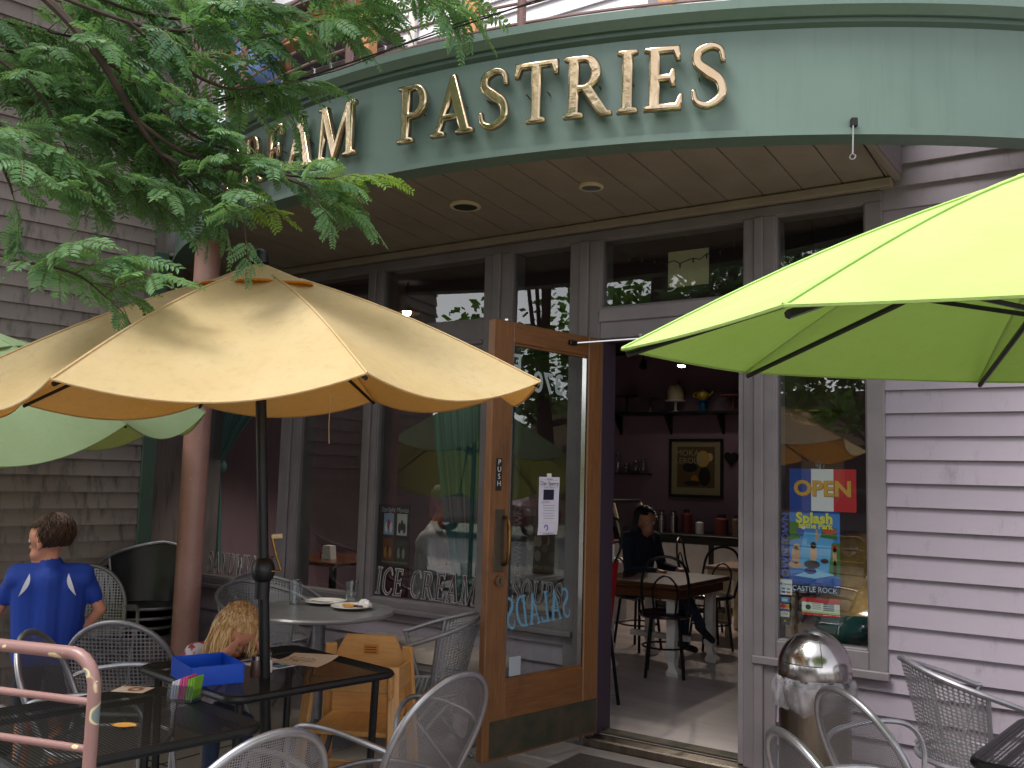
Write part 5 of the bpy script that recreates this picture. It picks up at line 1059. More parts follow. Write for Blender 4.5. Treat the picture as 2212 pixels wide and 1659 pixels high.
# woman deep in the cafe
s = .90
WJ = sit(s, .47, anR=(.62, -.02, .36), knR=(.42, -.02, .62), toeR=(.8, 0, -.4), head=(.05, 0, 1.10), look=(.9, -.3, -.2))
wt, hc, hf, hs, hu, k = person('dark-haired woman in navy seated inside the cafe, seen through the doorway', (-3.42, 2.42, 0), atan2(-.25, .97), WJ, s, dict(top='shirt_navy', leg='denim', skin='skin2', hair='hair_black', sleeve=2, strand=.02), .012)
m = MB(); rnd = random.Random(4)
for q in range(90):
    a = rnd.uniform(-2.0, 2.0)+pi; e = rnd.uniform(-.1, .8); p = hc+(hf*(.10*cos(e)*cos(a))+hs*.096*cos(e)*sin(a)+hu*(.04+.10*sin(e)))*k; m.tube([p, p+Vector((-.03, 0, -.10)), p+Vector((-.05+rnd.uniform(-.02, .02), rnd.uniform(-.03, .03), -.24))], [.008, .008, .002], 4)
m.build('long_hair', 'hair_black', wt)
# two guests on the balcony
for lab, loc, rz, tp, lg, hr, lc in (('person in a light blue shirt and dark shorts seated on the balcony behind the leaves', (-4.86, -.52, 3.30), 2.6, 'shirt_lightblue', 'shorts_dark', 'hair_brown', .8), ('person in a teal patterned top seated on the balcony at the upper right', (-1.17, -.30, 3.30), 1.2, 'top_teal', 'trousers_mauve', 'hair_black', 2)):
    person(lab, loc, rz, sit(.92, .62 if 'blue' in lab else .36), .92, dict(top=tp, leg=lg, skin='skin', hair=hr, sleeve=.6, legcover=lc), .012)
    o = thing('balcony_chair', 'dark stool under the '+('blue-shirted' if 'blue' in lab else 'teal-topped')+' guest on the balcony', 'stool', loc, rz); hs_ = .60 if 'blue' in lab else .34
    MB().lathe([(0, hs_-.03), (.19, hs_-.03), (.2, hs_-.015), (.19, hs_), (0, hs_)], 24).build('seat', 'black_metal', o)
    for q in range(4): MB().tube([(.15*cos(q*pi/2+.7), .15*sin(q*pi/2+.7), hs_-.03), (.19*cos(q*pi/2+.7), .19*sin(q*pi/2+.7), 0)], .012, 6).build('leg', 'black_metal', o)
# ------------------------------------------------------------------ signs, posters and lettering on the glass
YG = .013
def wq(x, z): k = (4.46+YG)/4.45; return x*k, 1.42+(z-1.42)*k
def sheet(t, x0, x1, z0, z1, c, y=YG, name='panel', mt=None): 
    return MB().box(x0, x1, y, y+.0012, z0, z1).build(name, mt or col(c), t)
def poly(t, pts, c, y, name='print'): n = len(pts); return MB().add([(a, y, b) for a, b in pts], [tuple(range(n))]).build(name, col(c), t)
def ell(cx, cz, rx, rz, n=14, rot=0): return [(cx+rx*cos(a)*cos(rot)-rz*sin(a)*sin(rot), cz+rx*cos(a)*sin(rot)+rz*sin(a)*cos(rot)) for a in [2*pi*i/n for i in range(n)]]
(x0, z1), (x1, z0) = wq(-1.429, 1.503), wq(-1.119, 1.306)
t = thing('open_sign', 'blue white and red OPEN sign hanging in the right-hand window', 'sign'); w3 = (x1-x0)/3
for i, c in enumerate(('2346a0', 'e8e6ea', 'c8242c')): sheet(t, x0+w3*i, x0+w3*(i+1), z0, z1, c, YG+.002, 'colour_band')
put_text('OPEN', .098, col('8a6414'), t, upright((x0+x1)/2+.003, YG+.0014, (z0+z1)/2+.001), width=1.06, bold=.0035); put_text('OPEN', .098, col('d9a23a'), t, upright((x0+x1)/2, YG+.0008, (z0+z1)/2+.004), width=1.06, bold=.0035)
o = MB().lathe([(0, .018), (.008, .014), (.02, .004), (.024, 0)], 20).build('suction_cup', 'glass_ware', t, ((x0+x1)/2-.01, YG+.001, z1+.02)); o.rotation_euler = (-pi/2, 0, 0); MB().tube([((x0+x1)/2-.01, YG+.012, z1+.02), ((x0+x1)/2-.01, YG+.004, z1-.006)], .003, 5).build('hook', 'steel', t)
(x0, z1), (x1, z0) = wq(-1.43, 1.306), wq(-1.195, .922)
t = thing('event_poster', 'bright blue water-slide event poster below the OPEN sign', 'poster'); W_, H_ = x1-x0, z1-z0
sheet(t, x0, x1, z0, z1, '1c3f8c', YG+.0035); X = lambda u: x0+W_*u; Z = lambda v: z0+H_*v
def pp(pts, c, lay): return poly(t, [(X(a), Z(b)) for a, b in pts], c, YG+.0033-.00012*lay)
pp([(.0, .14), (1, .12), (1, .97), (.0, .97)], '3f7fd0', 1); pp([(.15, .30), (.95, .26), (.85, .72), (.3, .74)], '58a9e4', 2); pp([(.0, .62), (.22, .66), (.2, .85), (0, .86)], '3e7a30', 2); pp([(.78, .25), (1, .22), (1, .62), (.84, .62)], '3e7a30', 3); pp([(.62, .68), (.95, .66), (.93, .80), (.66, .80)], '2f6a2c', 3); pp([(.0, .12), (1, .10), (1, .2), (.4, .26), (0, .22)], '2458b0', 4); pp([(.1, .2), (.5, .18), (.9, .24), (.5, .3)], '8cc8ee', 5)
for (cx, cz, rx, rz, c) in ((.48, .48, .07, .10, 'd3a888'), (.48, .58, .06, .045, '1c1512'), (.13, .45, .09, .11, 'c89878'), (.15, .55, .07, .04, 'c8a878'), (.12, .33, .15, .04, 'c89878'), (.90, .47, .04, .12, 'c89878'), (.90, .56, .05, .05, 'b0343c'), (.9, .32, .035, .10, '4a3a38'), (.45, .35, .16, .05, '241c1c'), (.42, .27, .12, .04, '203a80'), (.40, .32, .055, .04, 'c89878'), (.22, .74, .08, .05, '2c50a8'), (.55, .70, .03, .08, 'c89878'), (.70, .40, .08, .03, '3a2c2c'), (.28, .80, .05, .03, 'd8e8f4'), (.8, .76, .14, .035, 'c84a28')): pp([((a-x0)/W_, (b-z0)/H_) for a, b in ell(X(cx), Z(cz), W_*rx, H_*rz)], c, 6+int(cx*9))
put_text('Splash', .066, col('e8e03a'), t, upright(X(.5), YG+.0014, Z(.905)), width=1.0, spacing=1.05, bold=.003); put_text('in the Park', .036, col('e8e03a'), t, upright(X(.52), YG+.0014, Z(.815)), width=1.0, bold=.0015)
sheet(t, x0, x1, z0, Z(.1), '0e1a38', YG+.0029); put_text('CASTLE ROCK', .034, col('c8d4ea'), t, upright(X(.5), YG+.0014, Z(.048)), width=.96)
(xd, zd), _ = wq(-1.452, 1.13), 0
t = thing('window_vinyl', 'vertical blue DOWNTOWN lettering down the left of the event poster', 'lettering'); sheet(t, xd-.006, xd+.0168, zd-.19, zd+.17, '0c1226', YG+.0042)
put_text('DOWNTOWN', .047, col('3c58b8'), t, upright(xd+.004, YG+.0016, zd-.01) @ Matrix.Rotation(pi/2, 4, 'Z'), width=1.12, bold=.0015)
cards = [('white square-reader payment sticker left of the CASTLE ROCK lettering', 'e4e6e8', (-1.480, .905, -1.418, .978)), ('small blue card-payment sticker, topmost of four', '2a78b4', (-1.474, .868, -1.432, .895)), ('red and orange card-payment sticker, second of four', 'd8d4d4', (-1.474, .838, -1.432, .862)), ('white card-payment sticker reading VISA', 'e0dfc8', (-1.474, .802, -1.430, .833)), ('dark green card-payment sticker, lowest of four', '1c3a30', (-1.474, .766, -1.430, .796))]
for i, (lab, c, (a, b, c2, d)) in enumerate(cards):
    t = thing('payment_sticker', lab, 'sticker', group='payment stickers in the window'); (a, b), (c2, d) = wq(a, b), wq(c2, d); sheet(t, a, c2, b, d, c, YG+.001)
    if i == 0:
        put_text('Square', .014, col('3a4048'), t, upright((a+c2)/2+.008, YG+.0004, d-.022)); sheet(t, a+.006, a+.014, d-.027, d-.018, '3a4048', YG+.0003, 'logo_mark')
        for q, cc in enumerate(('2c50a8', 'd0641c', '2a78b4', '8c8c90')): sheet(t, a+.012+.024*(q % 2), a+.03+.024*(q % 2), b+.007+.016*(q//2), b+.017+.016*(q//2), cc, YG+.0004, 'logo_mark')
    if i == 1: sheet(t, a+.008, c2-.008, b+.006, d-.008, '9cc8e4', YG+.0004, 'logo_mark')
    if i == 2: poly(t, ell((a+c2)/2-.008, (b+d)/2, .013, .012), 'c82828', YG+.0004, 'logo_mark'); poly(t, ell((a+c2)/2+.008, (b+d)/2, .013, .012), 'e08c28', YG+.0006, 'logo_mark')
    if i == 3: put_text('VISA', .016, col('1c3a8c'), t, upright((a+c2)/2, YG+.0004, (b+d)/2), shear=.2); sheet(t, a, c2, d-.006, d, '2c50a8', YG+.0005, 'logo_mark')
    if i == 4: sheet(t, a+.004, c2-.004, b+.008, d-.006, '3a1c14', YG+.0004, 'logo_mark'); poly(t, ell((a+c2)/2, (b+d)/2+.002, .004, .004), 'd8a83a', YG+.0002, 'logo_mark')
(x0, z1), (x1, z0) = wq(-1.372, .903), wq(-1.198, .822)
t = thing('shop_local_sign', 'small white sign with red bands below the event poster', 'sign'); sheet(t, x0, x1, z0, z1, 'e0e4d8', YG+.001); sheet(t, x0, x1, z1-.022, z1, 'c02428', YG+.0006, 'band'); sheet(t, x0, x1, z0, z0+.012, 'c02428', YG+.0006, 'band'); sheet(t, x0, x1, z0+.0125, z0+.02, 'b8cc70', YG+.0006, 'band')
poly(t, ell(x0+.03, (z0+z1)/2-.004, .013, .012), '3a4448', YG+.0006, 'logo_mark')
for q in range(4): sheet(t, x0+.05, x0+.088, z0+.03+.008*q, z0+.033+.008*q, '8c9498', YG+.0006, 'print'); sheet(t, x0+.10, x1-.025, z0+.026+.009*q, z0+.032+.009*q, '6c7880', YG+.0006, 'print')
# big window: film poster, lettering
(x0, z1), (x1, z0) = wq(-4.075, 1.232), wq(-3.80, .862)
t = thing('film_poster', 'dark poster with four film pictures in the ice cream window', 'poster'); W_, H_ = x1-x0, z1-z0; sheet(t, x0, x1, z0, z1, '2c2a30', YG+.002)
put_text('Starlight Movies', .044, col('b8b4c0'), t, upright((x0+x1)/2+.01, YG+.0012, z1-.03), shear=.35, width=.80)
for q, c in enumerate(('8fa4c4', 'c8c4c0', '6a4222', '2c3430')):
    a = x0+W_*(.22+.40*(q % 2)); b = z0+H_*(.50-.42*(q//2)); sheet(t, a, a+W_*.30, b, b+H_*.36, c, YG+.0014, 'picture')
    for r in range(3): poly(t, ell(a+W_*(.08+.07*r), b+H_*(.12+.05*(r % 2)), W_*.045, H_*.09), ('d8e0ea', '3a3a44', 'a8743a', '8a8c80')[q] if r != 1 else ('a83a3a', '2c3040', '3a2414', '1a1c1c')[q], YG+.001-.0001*r)
sheet(t, x0+W_*.19, x0+W_*.96, z0+H_*.03, z0+H_*.06, '6c6848', YG+.0014, 'band')
t = thing('window_vinyl', 'vertical grey DOWNTOWN lettering left of the film poster', 'lettering'); put_text('DOWNTOWN', .052, col('55535c'), t, upright(x0-.0, YG+.0, (z0+z1)/2-.03) @ Matrix.Rotation(pi/2, 4, 'Z'), width=1.05)
flat('vinyl_line', 'a8a4a8', .5); flat('vinyl_fill', '4a3438', .6); flat('vinyl_dim', '77757c', .5)
def winword(lab, s_, x, z, h, width, fill='vinyl_fill', line='vinyl_line', y=.001): t = thing('window_lettering', lab, 'lettering'); word(s_, h, t, upright(x, y, z), fill, line, shear=.16, width=width, lw=.0035); return t
winword('outlined words ICE CREAM painted along the bottom of the big window', 'ICE CREAM', -4.07, .675, .165, .80)
winword('outlined word SANDWICHES painted along the bottom of the leftmost window', 'SANDWICHES', -5.74, .675, .15, .74)
winword('outlined word SOUPS painted on the narrow window behind the door', 'SOUPS', -3.03, .72, .13, .34)
t = thing('window_vinyl', 'vertical pale DOWNTOWN lettering on the narrow window behind the door', 'lettering'); put_text('DOWNTOWN', .06, col('8a8890'), t, upright(-3.0, YG+.002, 1.06) @ Matrix.Rotation(pi/2, 4, 'Z'), width=1.0)
t = thing('event_poster', 'dim brownish festival poster on the narrow window behind the door', 'poster'); sheet(t, -2.95, -2.73, .90, 1.22, '4c4038', YG+.001)
for q in range(14): poly(t, ell(-2.93+.19*R.random(), .96+.2*R.random(), .022, .03), R.choice(['8a7a6a', '6a5a4c', 'a8988a', '5c2c24', '2c2422']), YG+.0006-.00003*q)
put_text('CASTLE ROCK', .028, col('a08a70'), t, upright(-2.84, YG+.0004, .925))
# paper flyer taped to the door glass (viewer's side)
t = thing('flyer', 'curling white show flyer taped to the glass of the open door', 'flyer'); t.matrix_world = DH.matrix_basis.copy()
t.location = DH.location; t.rotation_euler = DH.rotation_euler
FX = lambda u, v: .470-.155*u+.02*(1-v)**2; FY = lambda u, v: .006+.012*(1-v)**2*sin(pi*v*1.5+.6)+.008*(1-u)*(1-v); FZ = lambda u, v: 1.142+.290*v
MB().grid(lambda i, j: (FX(i, j), FY(i, j), FZ(i, j)), 8, 14).build('sheet', 'paper_white', t, smooth='all')
def fprint(u0, u1, v0, v1, c): MB().grid(lambda i, j: (FX(u0+(u1-u0)*i, v0+(v1-v0)*j), FY(u0+(u1-u0)*i, v0+(v1-v0)*j)+.0008, FZ(0, v0+(v1-v0)*j)), 3, 3).build('print', col(c), t)
def ftext(s_, size, u, v, c): put_text(s_, size, col(c), t, Matrix.Translation((FX(u, v), FY(u, v)+.0016, FZ(u, v))) @ FD, width=1.0)
fprint(.22, .74, .60, .78, '1c1830'); fprint(.1, .9, .945, .948, '4c4858'); fprint(.1, .9, .825, .828, '4c4858'); fprint(.08, .92, .04, .042, '6c6878'); fprint(.08, .92, .20, .202, '6c6878')
ftext('Dan Sperry', .030, .5, .885, '1c1a2c'); ftext('July 24 & 25', .013, .35, .56, '8c2430'); ftext('GILLMON', .010, .5, .96, '4c4858'); ftext('MAGIC / ILLUSIONIST', .008, .5, .81, '6c6878'); ftext('www.knpingblues.com', .010, .5, .02, '2c2a3c')
for q in range(6): fprint(.2+.03*(q % 3), .8-.04*(q % 2), .50-.045*q, .508-.045*q, '7c7888')
o = MB().lathe([(.010, -.0004), (.016, -.0004), (.016, .0004), (.010, .0004)], 16, ang=4.5).build('logo', col('3c5aa8'), t); o.location = (FX(.38, .12), FY(.38, .12)+.0016, FZ(0, .12)); o.rotation_euler = (pi/2, 0, 0)
MB().box(.38, .41, .004, .0075, 1.43, 1.45).build('tape', 'white', t)
# ------------------------------------------------------------------ curtains, string lights, lamp and displays in the windows
def curtain(label, pts, seed):
    """pts: list of (z, x0, x1) rows"""
    t = thing('curtain', label, 'curtain')
    def fn(i, j):
        q = i*(len(pts)-1); a = min(int(q), len(pts)-2); f_ = q-a; f_ = f_*f_*(3-2*f_); z, xa, xb = [pts[a][k_]+(pts[a+1][k_]-pts[a][k_])*f_ for k_ in range(3)]
        wd = xb-xa; return (xa+wd*j, .135+.028*sin(j*38+seed)*min(1, .2+wd*1.8)+.012*sin(j*71+i*5), z)
    MB().grid(fn, 40, 90, uv=lambda i, j: (j*.5, i)).build('cloth', 'curtain_teal', t, smooth='all'); return t
curtain('teal striped curtain at the right side of the ice cream window', [(2.06, -3.80, -3.38), (1.6, -3.74, -3.36), (1.2, -3.66, -3.36), (.9, -3.58, -3.38), (.68, -3.50, -3.38)], 0)
curtain('teal striped curtain tied in a knot in the leftmost window', [(2.6, -5.92, -5.30), (2.0, -5.94, -5.35), (1.72, -5.95, -5.62), (1.46, -5.96, -5.83), (1.42, -5.96, -5.83), (1.2, -5.97, -5.80), (.7, -5.97, -5.78)], 1)
kn = MB().ball((-5.89, .16, 1.45), .075, 14, 10, sc=(1.1, .8, .9)).build('knot', 'curtain_teal', None, smooth='all'); kn.parent = [o for o in COL.objects if o.get('label', '').startswith('teal striped curtain tied')][0]
sl = thing('string_lights', 'dark wire of small bulbs sagging across the transom above the doorway', 'string lights')
wp = [(-2.43+.76*i/20, .09, 2.705-.10*sin(pi*i/20)+.01*sin(i*2.3)) for i in range(21)]; MB().tube(wp, .0028, 5).build('wire', 'black', sl)
for i in range(2, 20, 2): MB().lathe([(0, -.028), (.004, -.02), (.005, 0)], 8).build('bulb', 'dark_paint', sl, wp[i])
t = thing('roller_blind', 'yellowed paper square seen through the transom above the doorway', 'paper'); MB().box(-2.18, -1.94, .22, .224, 2.5, 2.70).build('sheet', 'cream', t)
t = thing('paper_strip', 'white paper strip hanging across the top of the ice cream window', 'paper'); MB().box(-3.98, -3.50, .10, .104, 1.90, 1.99).build('sheet', 'white', t)
t = thing('pendant_lamp', 'shallow brass bowl lamp hanging in the right-hand window', 'lamp', (-1.50, .62, 1.80)); MB().lathe([(.0, -.055), (.07, -.045), (.125, -.012), (.145, .012), (.145, .02)], 36).build('bowl', 'brass', t, smooth=True); MB().lathe([(.146, .012), (.152, .016), (.152, .026), (.146, .03)], 36).build('rim', 'brass_old', t, smooth=True)
for a in (0, 2.1, 4.2): MB().tube([(.14*cos(a), .14*sin(a), .02), (.02*cos(a), .02*sin(a), .22)], .003, 5).build('chain', 'brass_old', t)
MB().tube([(0, 0, .22), (0, 0, 1.15)], .005, 6).build('rod', 'brass_old', t)
t = thing('display_tray', 'round bronzed decorative tray leaning in the lower right-hand window', 'tray', (-1.16, .28, .98)); o = MB().lathe([(0, 0), (.17, .004), (.21, .02), (.22, .03), (.22, .034), (.2, .026), (0, .012)], 40).build('tray', 'brass_old', t, smooth=True); o.rotation_euler = (radians(72), 0, .15); o = MB().box(-.2, .2, -.06, .1, -.30, -.24).build('stand', 'dark_paint', t)
t = thing('display_bowl', 'teal glazed bowl at the bottom of the right-hand window', 'bowl', (-1.24, .26, .66)); MB().lathe([(.05, 0), (.11, .03), (.15, .09), (.155, .16), (.15, .16), (.10, .04), (0, .02)], 36).build('bowl', flat('teal_glaze', '2c6a68', .15), t, smooth=True)
t = thing('window_shelf', 'dark shelf inside the right-hand window', 'shelf'); MB().bbox(-1.50, -1.0, .09, .48, .62, .655, .004).build('board', 'dark_paint', t)
for a in (-1.45, -1.06): MB().box(a, a+.03, .1, .46, .09, .619).build('leg', 'dark_paint', t)
# ------------------------------------------------------------------ the cafe interior
WB = 5.6
t = thing('wall_shelf', 'long dark bracketed shelf high on the back wall of the cafe', 'shelf'); MB().bbox(-5.7, -3.4, WB-.24, WB-.002, 2.205, 2.235, .004).build('board', 'dark_paint', t)
for x in (-5.28, -4.62, -3.98):
    MB().add([(x-.012, WB-.003, 2.204), (x-.012, WB-.2, 2.204), (x-.012, WB-.003, 1.98), (x+.012, WB-.003, 2.204), (x+.012, WB-.2, 2.204), (x+.012, WB-.003, 1.98)], [(0, 1, 2), (5, 4, 3), (0, 3, 4, 1), (1, 4, 5, 2), (2, 5, 3, 0)]).build('bracket', 'dark_paint', t)
SZ_ = 2.2355
t = thing('teapot', 'yellow teapot on a blue footed stand on the wall shelf', 'teapot', (-4.18, WB-.12, SZ_)); MB().lathe([(.05, 0), (.055, .01), (.035, .03), (.03, .10), (.075, .125), (.08, .135), (0, .135)], 20).build('stand', 'blue_glaze', t, smooth=True); MB().lathe([(.0, .136), (.05, .138), (.075, .18), (.07, .215), (.03, .235), (.012, .245), (.012, .26), (0, .262)], 20).build('body', 'yellow_glaze', t, smooth=True)
MB().tube([(.065, 0, .18), (.10, 0, .20), (.12, 0, .235)], [.014, .011, .008], 8).build('spout', 'yellow_glaze', t, smooth=True); MB().tube([(-.065, 0, .22), (-.115, 0, .215), (-.11, 0, .17), (-.07, 0, .16)], .008, 8).build('handle', 'yellow_glaze', t, smooth=True)
def cake_stand(lab, x, c, dome=False, h=.12, r=.13):
    t = thing('cake_stand', lab, 'cake stand', (x, WB-.12, SZ_)); MB().lathe([(.06, 0), (.06, .008), (.015, .02), (.015, h-.02), (.03, h-.008), (r, h-.004), (r, h+.008), (0, h+.008)], 28).build('stand', c, t, smooth=True)
    if dome: MB().lathe([(.095, h+.009), (.095, h+.12), (.07, h+.18), (.02, h+.205), (.012, h+.225), (0, h+.23)], 24).build('dome', 'cream', t, smooth=True)
    return t
cake_stand('striped cake stand under a pale dome on the wall shelf', -4.52, 'white', True, .13, .12); cake_stand('dark cake stand at the left end of the wall shelf', -5.15, 'dark_paint', False, .20); cake_stand('glass cake stand between the dark and the domed stands', -4.84, 'glass_ware', False, .16); cake_stand('low rosy cake stand at the right end of the wall shelf', -3.82, flat('rose_glaze', '7a4a50', .3), False, .17, .15)
t = thing('framed_poster', 'dark-framed vintage coffee poster on the back wall', 'picture'); a, b, c, d = -4.64, -3.98, 1.26, 1.93; y = WB
for q in ((a, b, c, c+.03), (a, b, d-.03, d), (a, a+.03, c+.03, d-.03), (b-.03, b, c+.03, d-.03)): MB().bbox(q[0], q[1], y-.03, y-.002, q[2], q[3], .004).build('frame', 'dark_paint', t)
MB().box(a+.03, b-.03, y-.012, y-.003, c+.03, d-.03).build('mat_board', flat('poster_mat', '9c9070'), t); MB().box(a+.10, b-.10, y-.016, y-.0122, c+.11, d-.09).build('print', flat('poster_ochre', '665230'), t)
for (cx, cz, rx, rz, cc) in ((-4.22, 1.70, .10, .12, 'c8a85c'), (-4.38, 1.60, .12, .07, '1c1a1c'), (-4.20, 1.50, .09, .14, '141214'), (-4.32, 1.45, .06, .08, 'b8741c'), (-4.35, 1.42, .14, .04, '2c2420'), (-4.14, 1.72, .05, .06, 'd8c08c')): poly(t, ell(cx, cz, rx*.8, rz*.8), cc, y-.0165-.0002*abs(cx))
put_text('MOKA', .10, col('a8a48c'), t, upright(-4.41, y-.019, 1.765)); put_text('LEROUX', .095, col('a8a48c'), t, upright(-4.38, y-.019, 1.675))
t = thing('heart_plaque', 'small dark heart hanging on the wall right of the framed poster', 'ornament'); hp_ = [(.09*sin(q)**3*.9, .075*(cos(q)-.38*cos(2*q)-.15*cos(3*q)-.05*cos(4*q))) for q in [2*pi*i/40 for i in range(40)]]; o = MB().prism(hp_, -.012, .012).build('heart', 'iron', t); o.location = (-3.88, WB-.02, 1.71); o.rotation_euler = (pi/2, 0, 0)
t = thing('track_light', 'black ceiling track with three spot lamps, two of them lit', 'lamp'); MB().bbox(-5.2, -3.3, WB-.78, WB-.74, 2.835, 2.865, .004).build('track', 'black_metal', t); MB().tube([(-4.3, WB-.76, 2.865), (-4.3, WB-.76, 2.96)], .02, 8).build('mount', 'black_metal', t)
for x, lit in ((-4.62, 0), (-4.16, 1), (-3.76, 1)):
    h = link('spot_head', None, t, (x, WB-.76, 2.725)); MB().tube([(0, 0, .11), (0, 0, .03)], .01, 6).build('stem', 'black_metal', h); o = MB().lathe([(0, .05), (.03, .05), (.038, .0), (.045, -.045)], 18).build('shade', 'black_metal', h, smooth=True); o.rotation_euler = (radians(-14), 0, 0)
    o = MB().lathe([(0, -.0435), (.042, -.043)], 18).build('bulb', 'lamp_lit' if lit else 'steel', h); o.rotation_euler = (radians(-14), 0, 0)
    if lit:
        ld = bpy.data.lights.new('spot_beam', 'SPOT'); ld.energy = 14; ld.spot_size = radians(95); ld.spot_blend = .8; ld.color = (1, .86, .72); ld.shadow_soft_size = .04
        lo_ = bpy.data.objects.new('spot_beam', ld); COL.objects.link(lo_); lo_.parent = h; lo_.location = (0, 0, -.06); lo_.rotation_euler = (radians(-32), 0, 0)
t = thing('glass_shelf', 'short glass shelf with jars left of the framed poster', 'shelf'); MB().bbox(-5.33, -4.86, WB-.2, WB-.002, 1.505, 1.517, .002).build('board', 'dark_paint', t)
for i, x in enumerate((-5.27, -5.15, -5.03, -4.93)):
    t = thing('jar', ['tall', 'squat', 'lidded', 'narrow'][i]+' glass jar on the short shelf left of the framed poster', 'jar', (x, WB-.1, 1.5175), group='jars on the short shelf'); hh = (.22, .10, .13, .15)[i]; MB().lathe([(0, 0), (.045, 0), (.05, .01), (.05, hh*.8), (.03, hh), (.0, hh)], 16).build('jar', 'glass_ware', t, smooth=True); MB().lathe([(0, hh+.001), (.032, hh+.001), (.03, hh+.02), (0, hh+.024)], 14).build('lid', 'steel', t)
t = thing('back_counter', 'dark counter cabinet along the back wall of the cafe', 'counter'); MB().bbox(-5.6, -3.2, 4.85, WB-.002, .10, .84, .006).build('cabinet', 'dark_paint', t); MB().bbox(-5.65, -3.15, 4.80, WB-.002, .841, .875, .004).build('top', 'black', t)
for i in range(4): MB().bbox(-5.55+i*.59, -5.02+i*.59, 4.835, 4.849, .16, .78, .004).build('door', 'white', t)
for i, (x, c, hh, r) in enumerate(((-4.5, 'steel', .22, .05), (-4.36, 'steel', .22, .05), (-4.2, flat('maroon', '5c2220', .4), .24, .06), (-4.05, 'white', .14, .045), (-3.8, flat('jam', '7a3a34'), .2, .07), (-3.62, flat('jam2', '8a6a5a'), .2, .06))):
    t = thing('canister', ['left', 'second', 'tall red', 'small white', 'rosy', 'rightmost tan'][i]+' canister on the dark back counter', 'canister', (x, 5.1, .876), group='canisters on the back counter'); MB().lathe([(0, 0), (r, 0), (r, hh*.85), (r*.6, hh*.9), (r*.6, hh), (0, hh)], 18).build('body', c, t, smooth=True); MB().lathe([(0, hh+.001), (r*.65, hh+.001), (r*.6, hh+.015), (0, hh+.02)], 16).build('lid', 'black_metal', t)
t = thing('display_case', 'slanted glass display case left of the seated woman', 'display case', (-4.45, 3.9, .09)); 
MB().add([(-.4, -.3, 0), (.3, -.3, 0), (.3, .3, 0), (-.4, .3, 0), (-.4, -.3, .55), (.3, -.3, .55), (.3, .3, .55), (-.4, .3, .55)], [(0, 3, 2, 1), (4, 5, 6, 7), (0, 1, 5, 4), (2, 3, 7, 6), (1, 2, 6, 5), (0, 4, 7, 3)]).build('base', 'white', t)
MB().add([(.3, -.3, .56), (.3, .3, .56), (.12, .3, 1.12), (.12, -.3, 1.12)], [(0, 1, 2, 3)]).build('front_pane', 'glass', t); MB().bbox(-.4, .13, -.3, .3, 1.121, 1.15, .004).build('top', 'dark_paint', t)
for yy in (-.3, .28): MB().add([(.29, yy, .56), (.32, yy, .56), (.15, yy, 1.12), (.12, yy, 1.12), (.29, yy+.02, .56), (.32, yy+.02, .56), (.15, yy+.02, 1.12), (.12, yy+.02, 1.12)], [(0, 1, 2, 3), (4, 7, 6, 5), (0, 4, 5, 1), (1, 5, 6, 2), (2, 6, 7, 3), (3, 7, 4, 0)]).build('side_frame', 'cream', t)
t = thing('pendant_lamp', 'small lit ceiling lamp in the room behind the ice cream window', 'lamp', (-4.86, 1.1, 2.73)); MB().lathe([(.02, .06), (.05, .03), (.10, -.01), (.105, -.02)], 24).build('shade', 'brass_old', t, smooth=True); MB().ball((0, 0, -.008), .035, 12, 8).build('bulb', 'lamp_lit', t); MB().tube([(0, 0, .06), (0, 0, .23)], .008, 6).build('rod', 'brass_old', t)
ld = bpy.data.lights.new('lamp_light', 'SPOT'); ld.spot_size = radians(84); ld.spot_blend = .6; ld.energy = 26; ld.color = (1, .85, .7); ld.shadow_soft_size = .06; lo_ = bpy.data.objects.new('lamp_light', ld); COL.objects.link(lo_); lo_.parent = t; lo_.location = (0, 0, -.09); lo_.rotation_euler = (radians(-6), radians(12), 0)
# tables and chairs inside
t = thing('cafe_table', 'dark wood table on white carved legs just inside the doorway', 'table', (-3.02, 1.95, .09)); MB().bbox(-.36, .36, -.46, .46, .60, .635, .008).build('table_top', 'table_wood', t); MB().bbox(-.32, .32, -.42, .42, .53, .599, .004).build('apron', 'table_wood', t)
for sx in (-1, 1):
    for sy in (-1, 1):
        o = MB().add([(x*w_+dx, y*w_, z) for (w_, z, dx) in ((.032, .53, 0), (.03, .17, 0), (.038, .165, 0), (.036, .14, 0), (.024, .10, .0), (.026, .06, .012), (.045, .03, .02), (.04, .004, .02)) for x, y in ((-1, -1), (1, -1), (1, 1), (-1, 1))], [(4*i+j, 4*i+(j+1) % 4, 4*i+4+(j+1) % 4, 4*i+4+j) for i in range(7) for j in range(4)]+[(28, 29, 30, 31)]) .build('leg', 'white', t, (sx*.25, sy*.34, 0), smooth=False); o.scale.x = 1
MB().bbox(-.24, .24, -.02, .02, .19, .23, .004).build('stretcher', 'white', t)
t = thing('side_table', 'pale table on turned cream legs farther inside the doorway', 'table', (-2.98, 3.70, .09)); MB().bbox(-.30, .4, -.32, .32, .58, .61, .005).build('table_top', flat('tan_top', '9a7a68', .4), t); MB().bbox(-.28, .38, -.29, .29, .50, .579, .004).build('apron', 'cream', t)
for x, y in ((-.22, -.26), (-.10, -.26), (.32, -.26), (-.22, .26), (.32, .26)): MB().lathe([(.030, .5), (.030, .40), (.018, .38), (.030, .30), (.022, .22), (.034, .20), (.034, .12), (.02, .10), (.03, .05), (.022, 0)], 14).build('turned_leg', 'cream', t, (x, y, 0), smooth=True)
for z in (.43, .16): MB().ball((-.16, -.26, z), .05, 12, 8, sc=(.9, .4, 1.1)).build('oval_boss', 'cream', t, smooth=True)
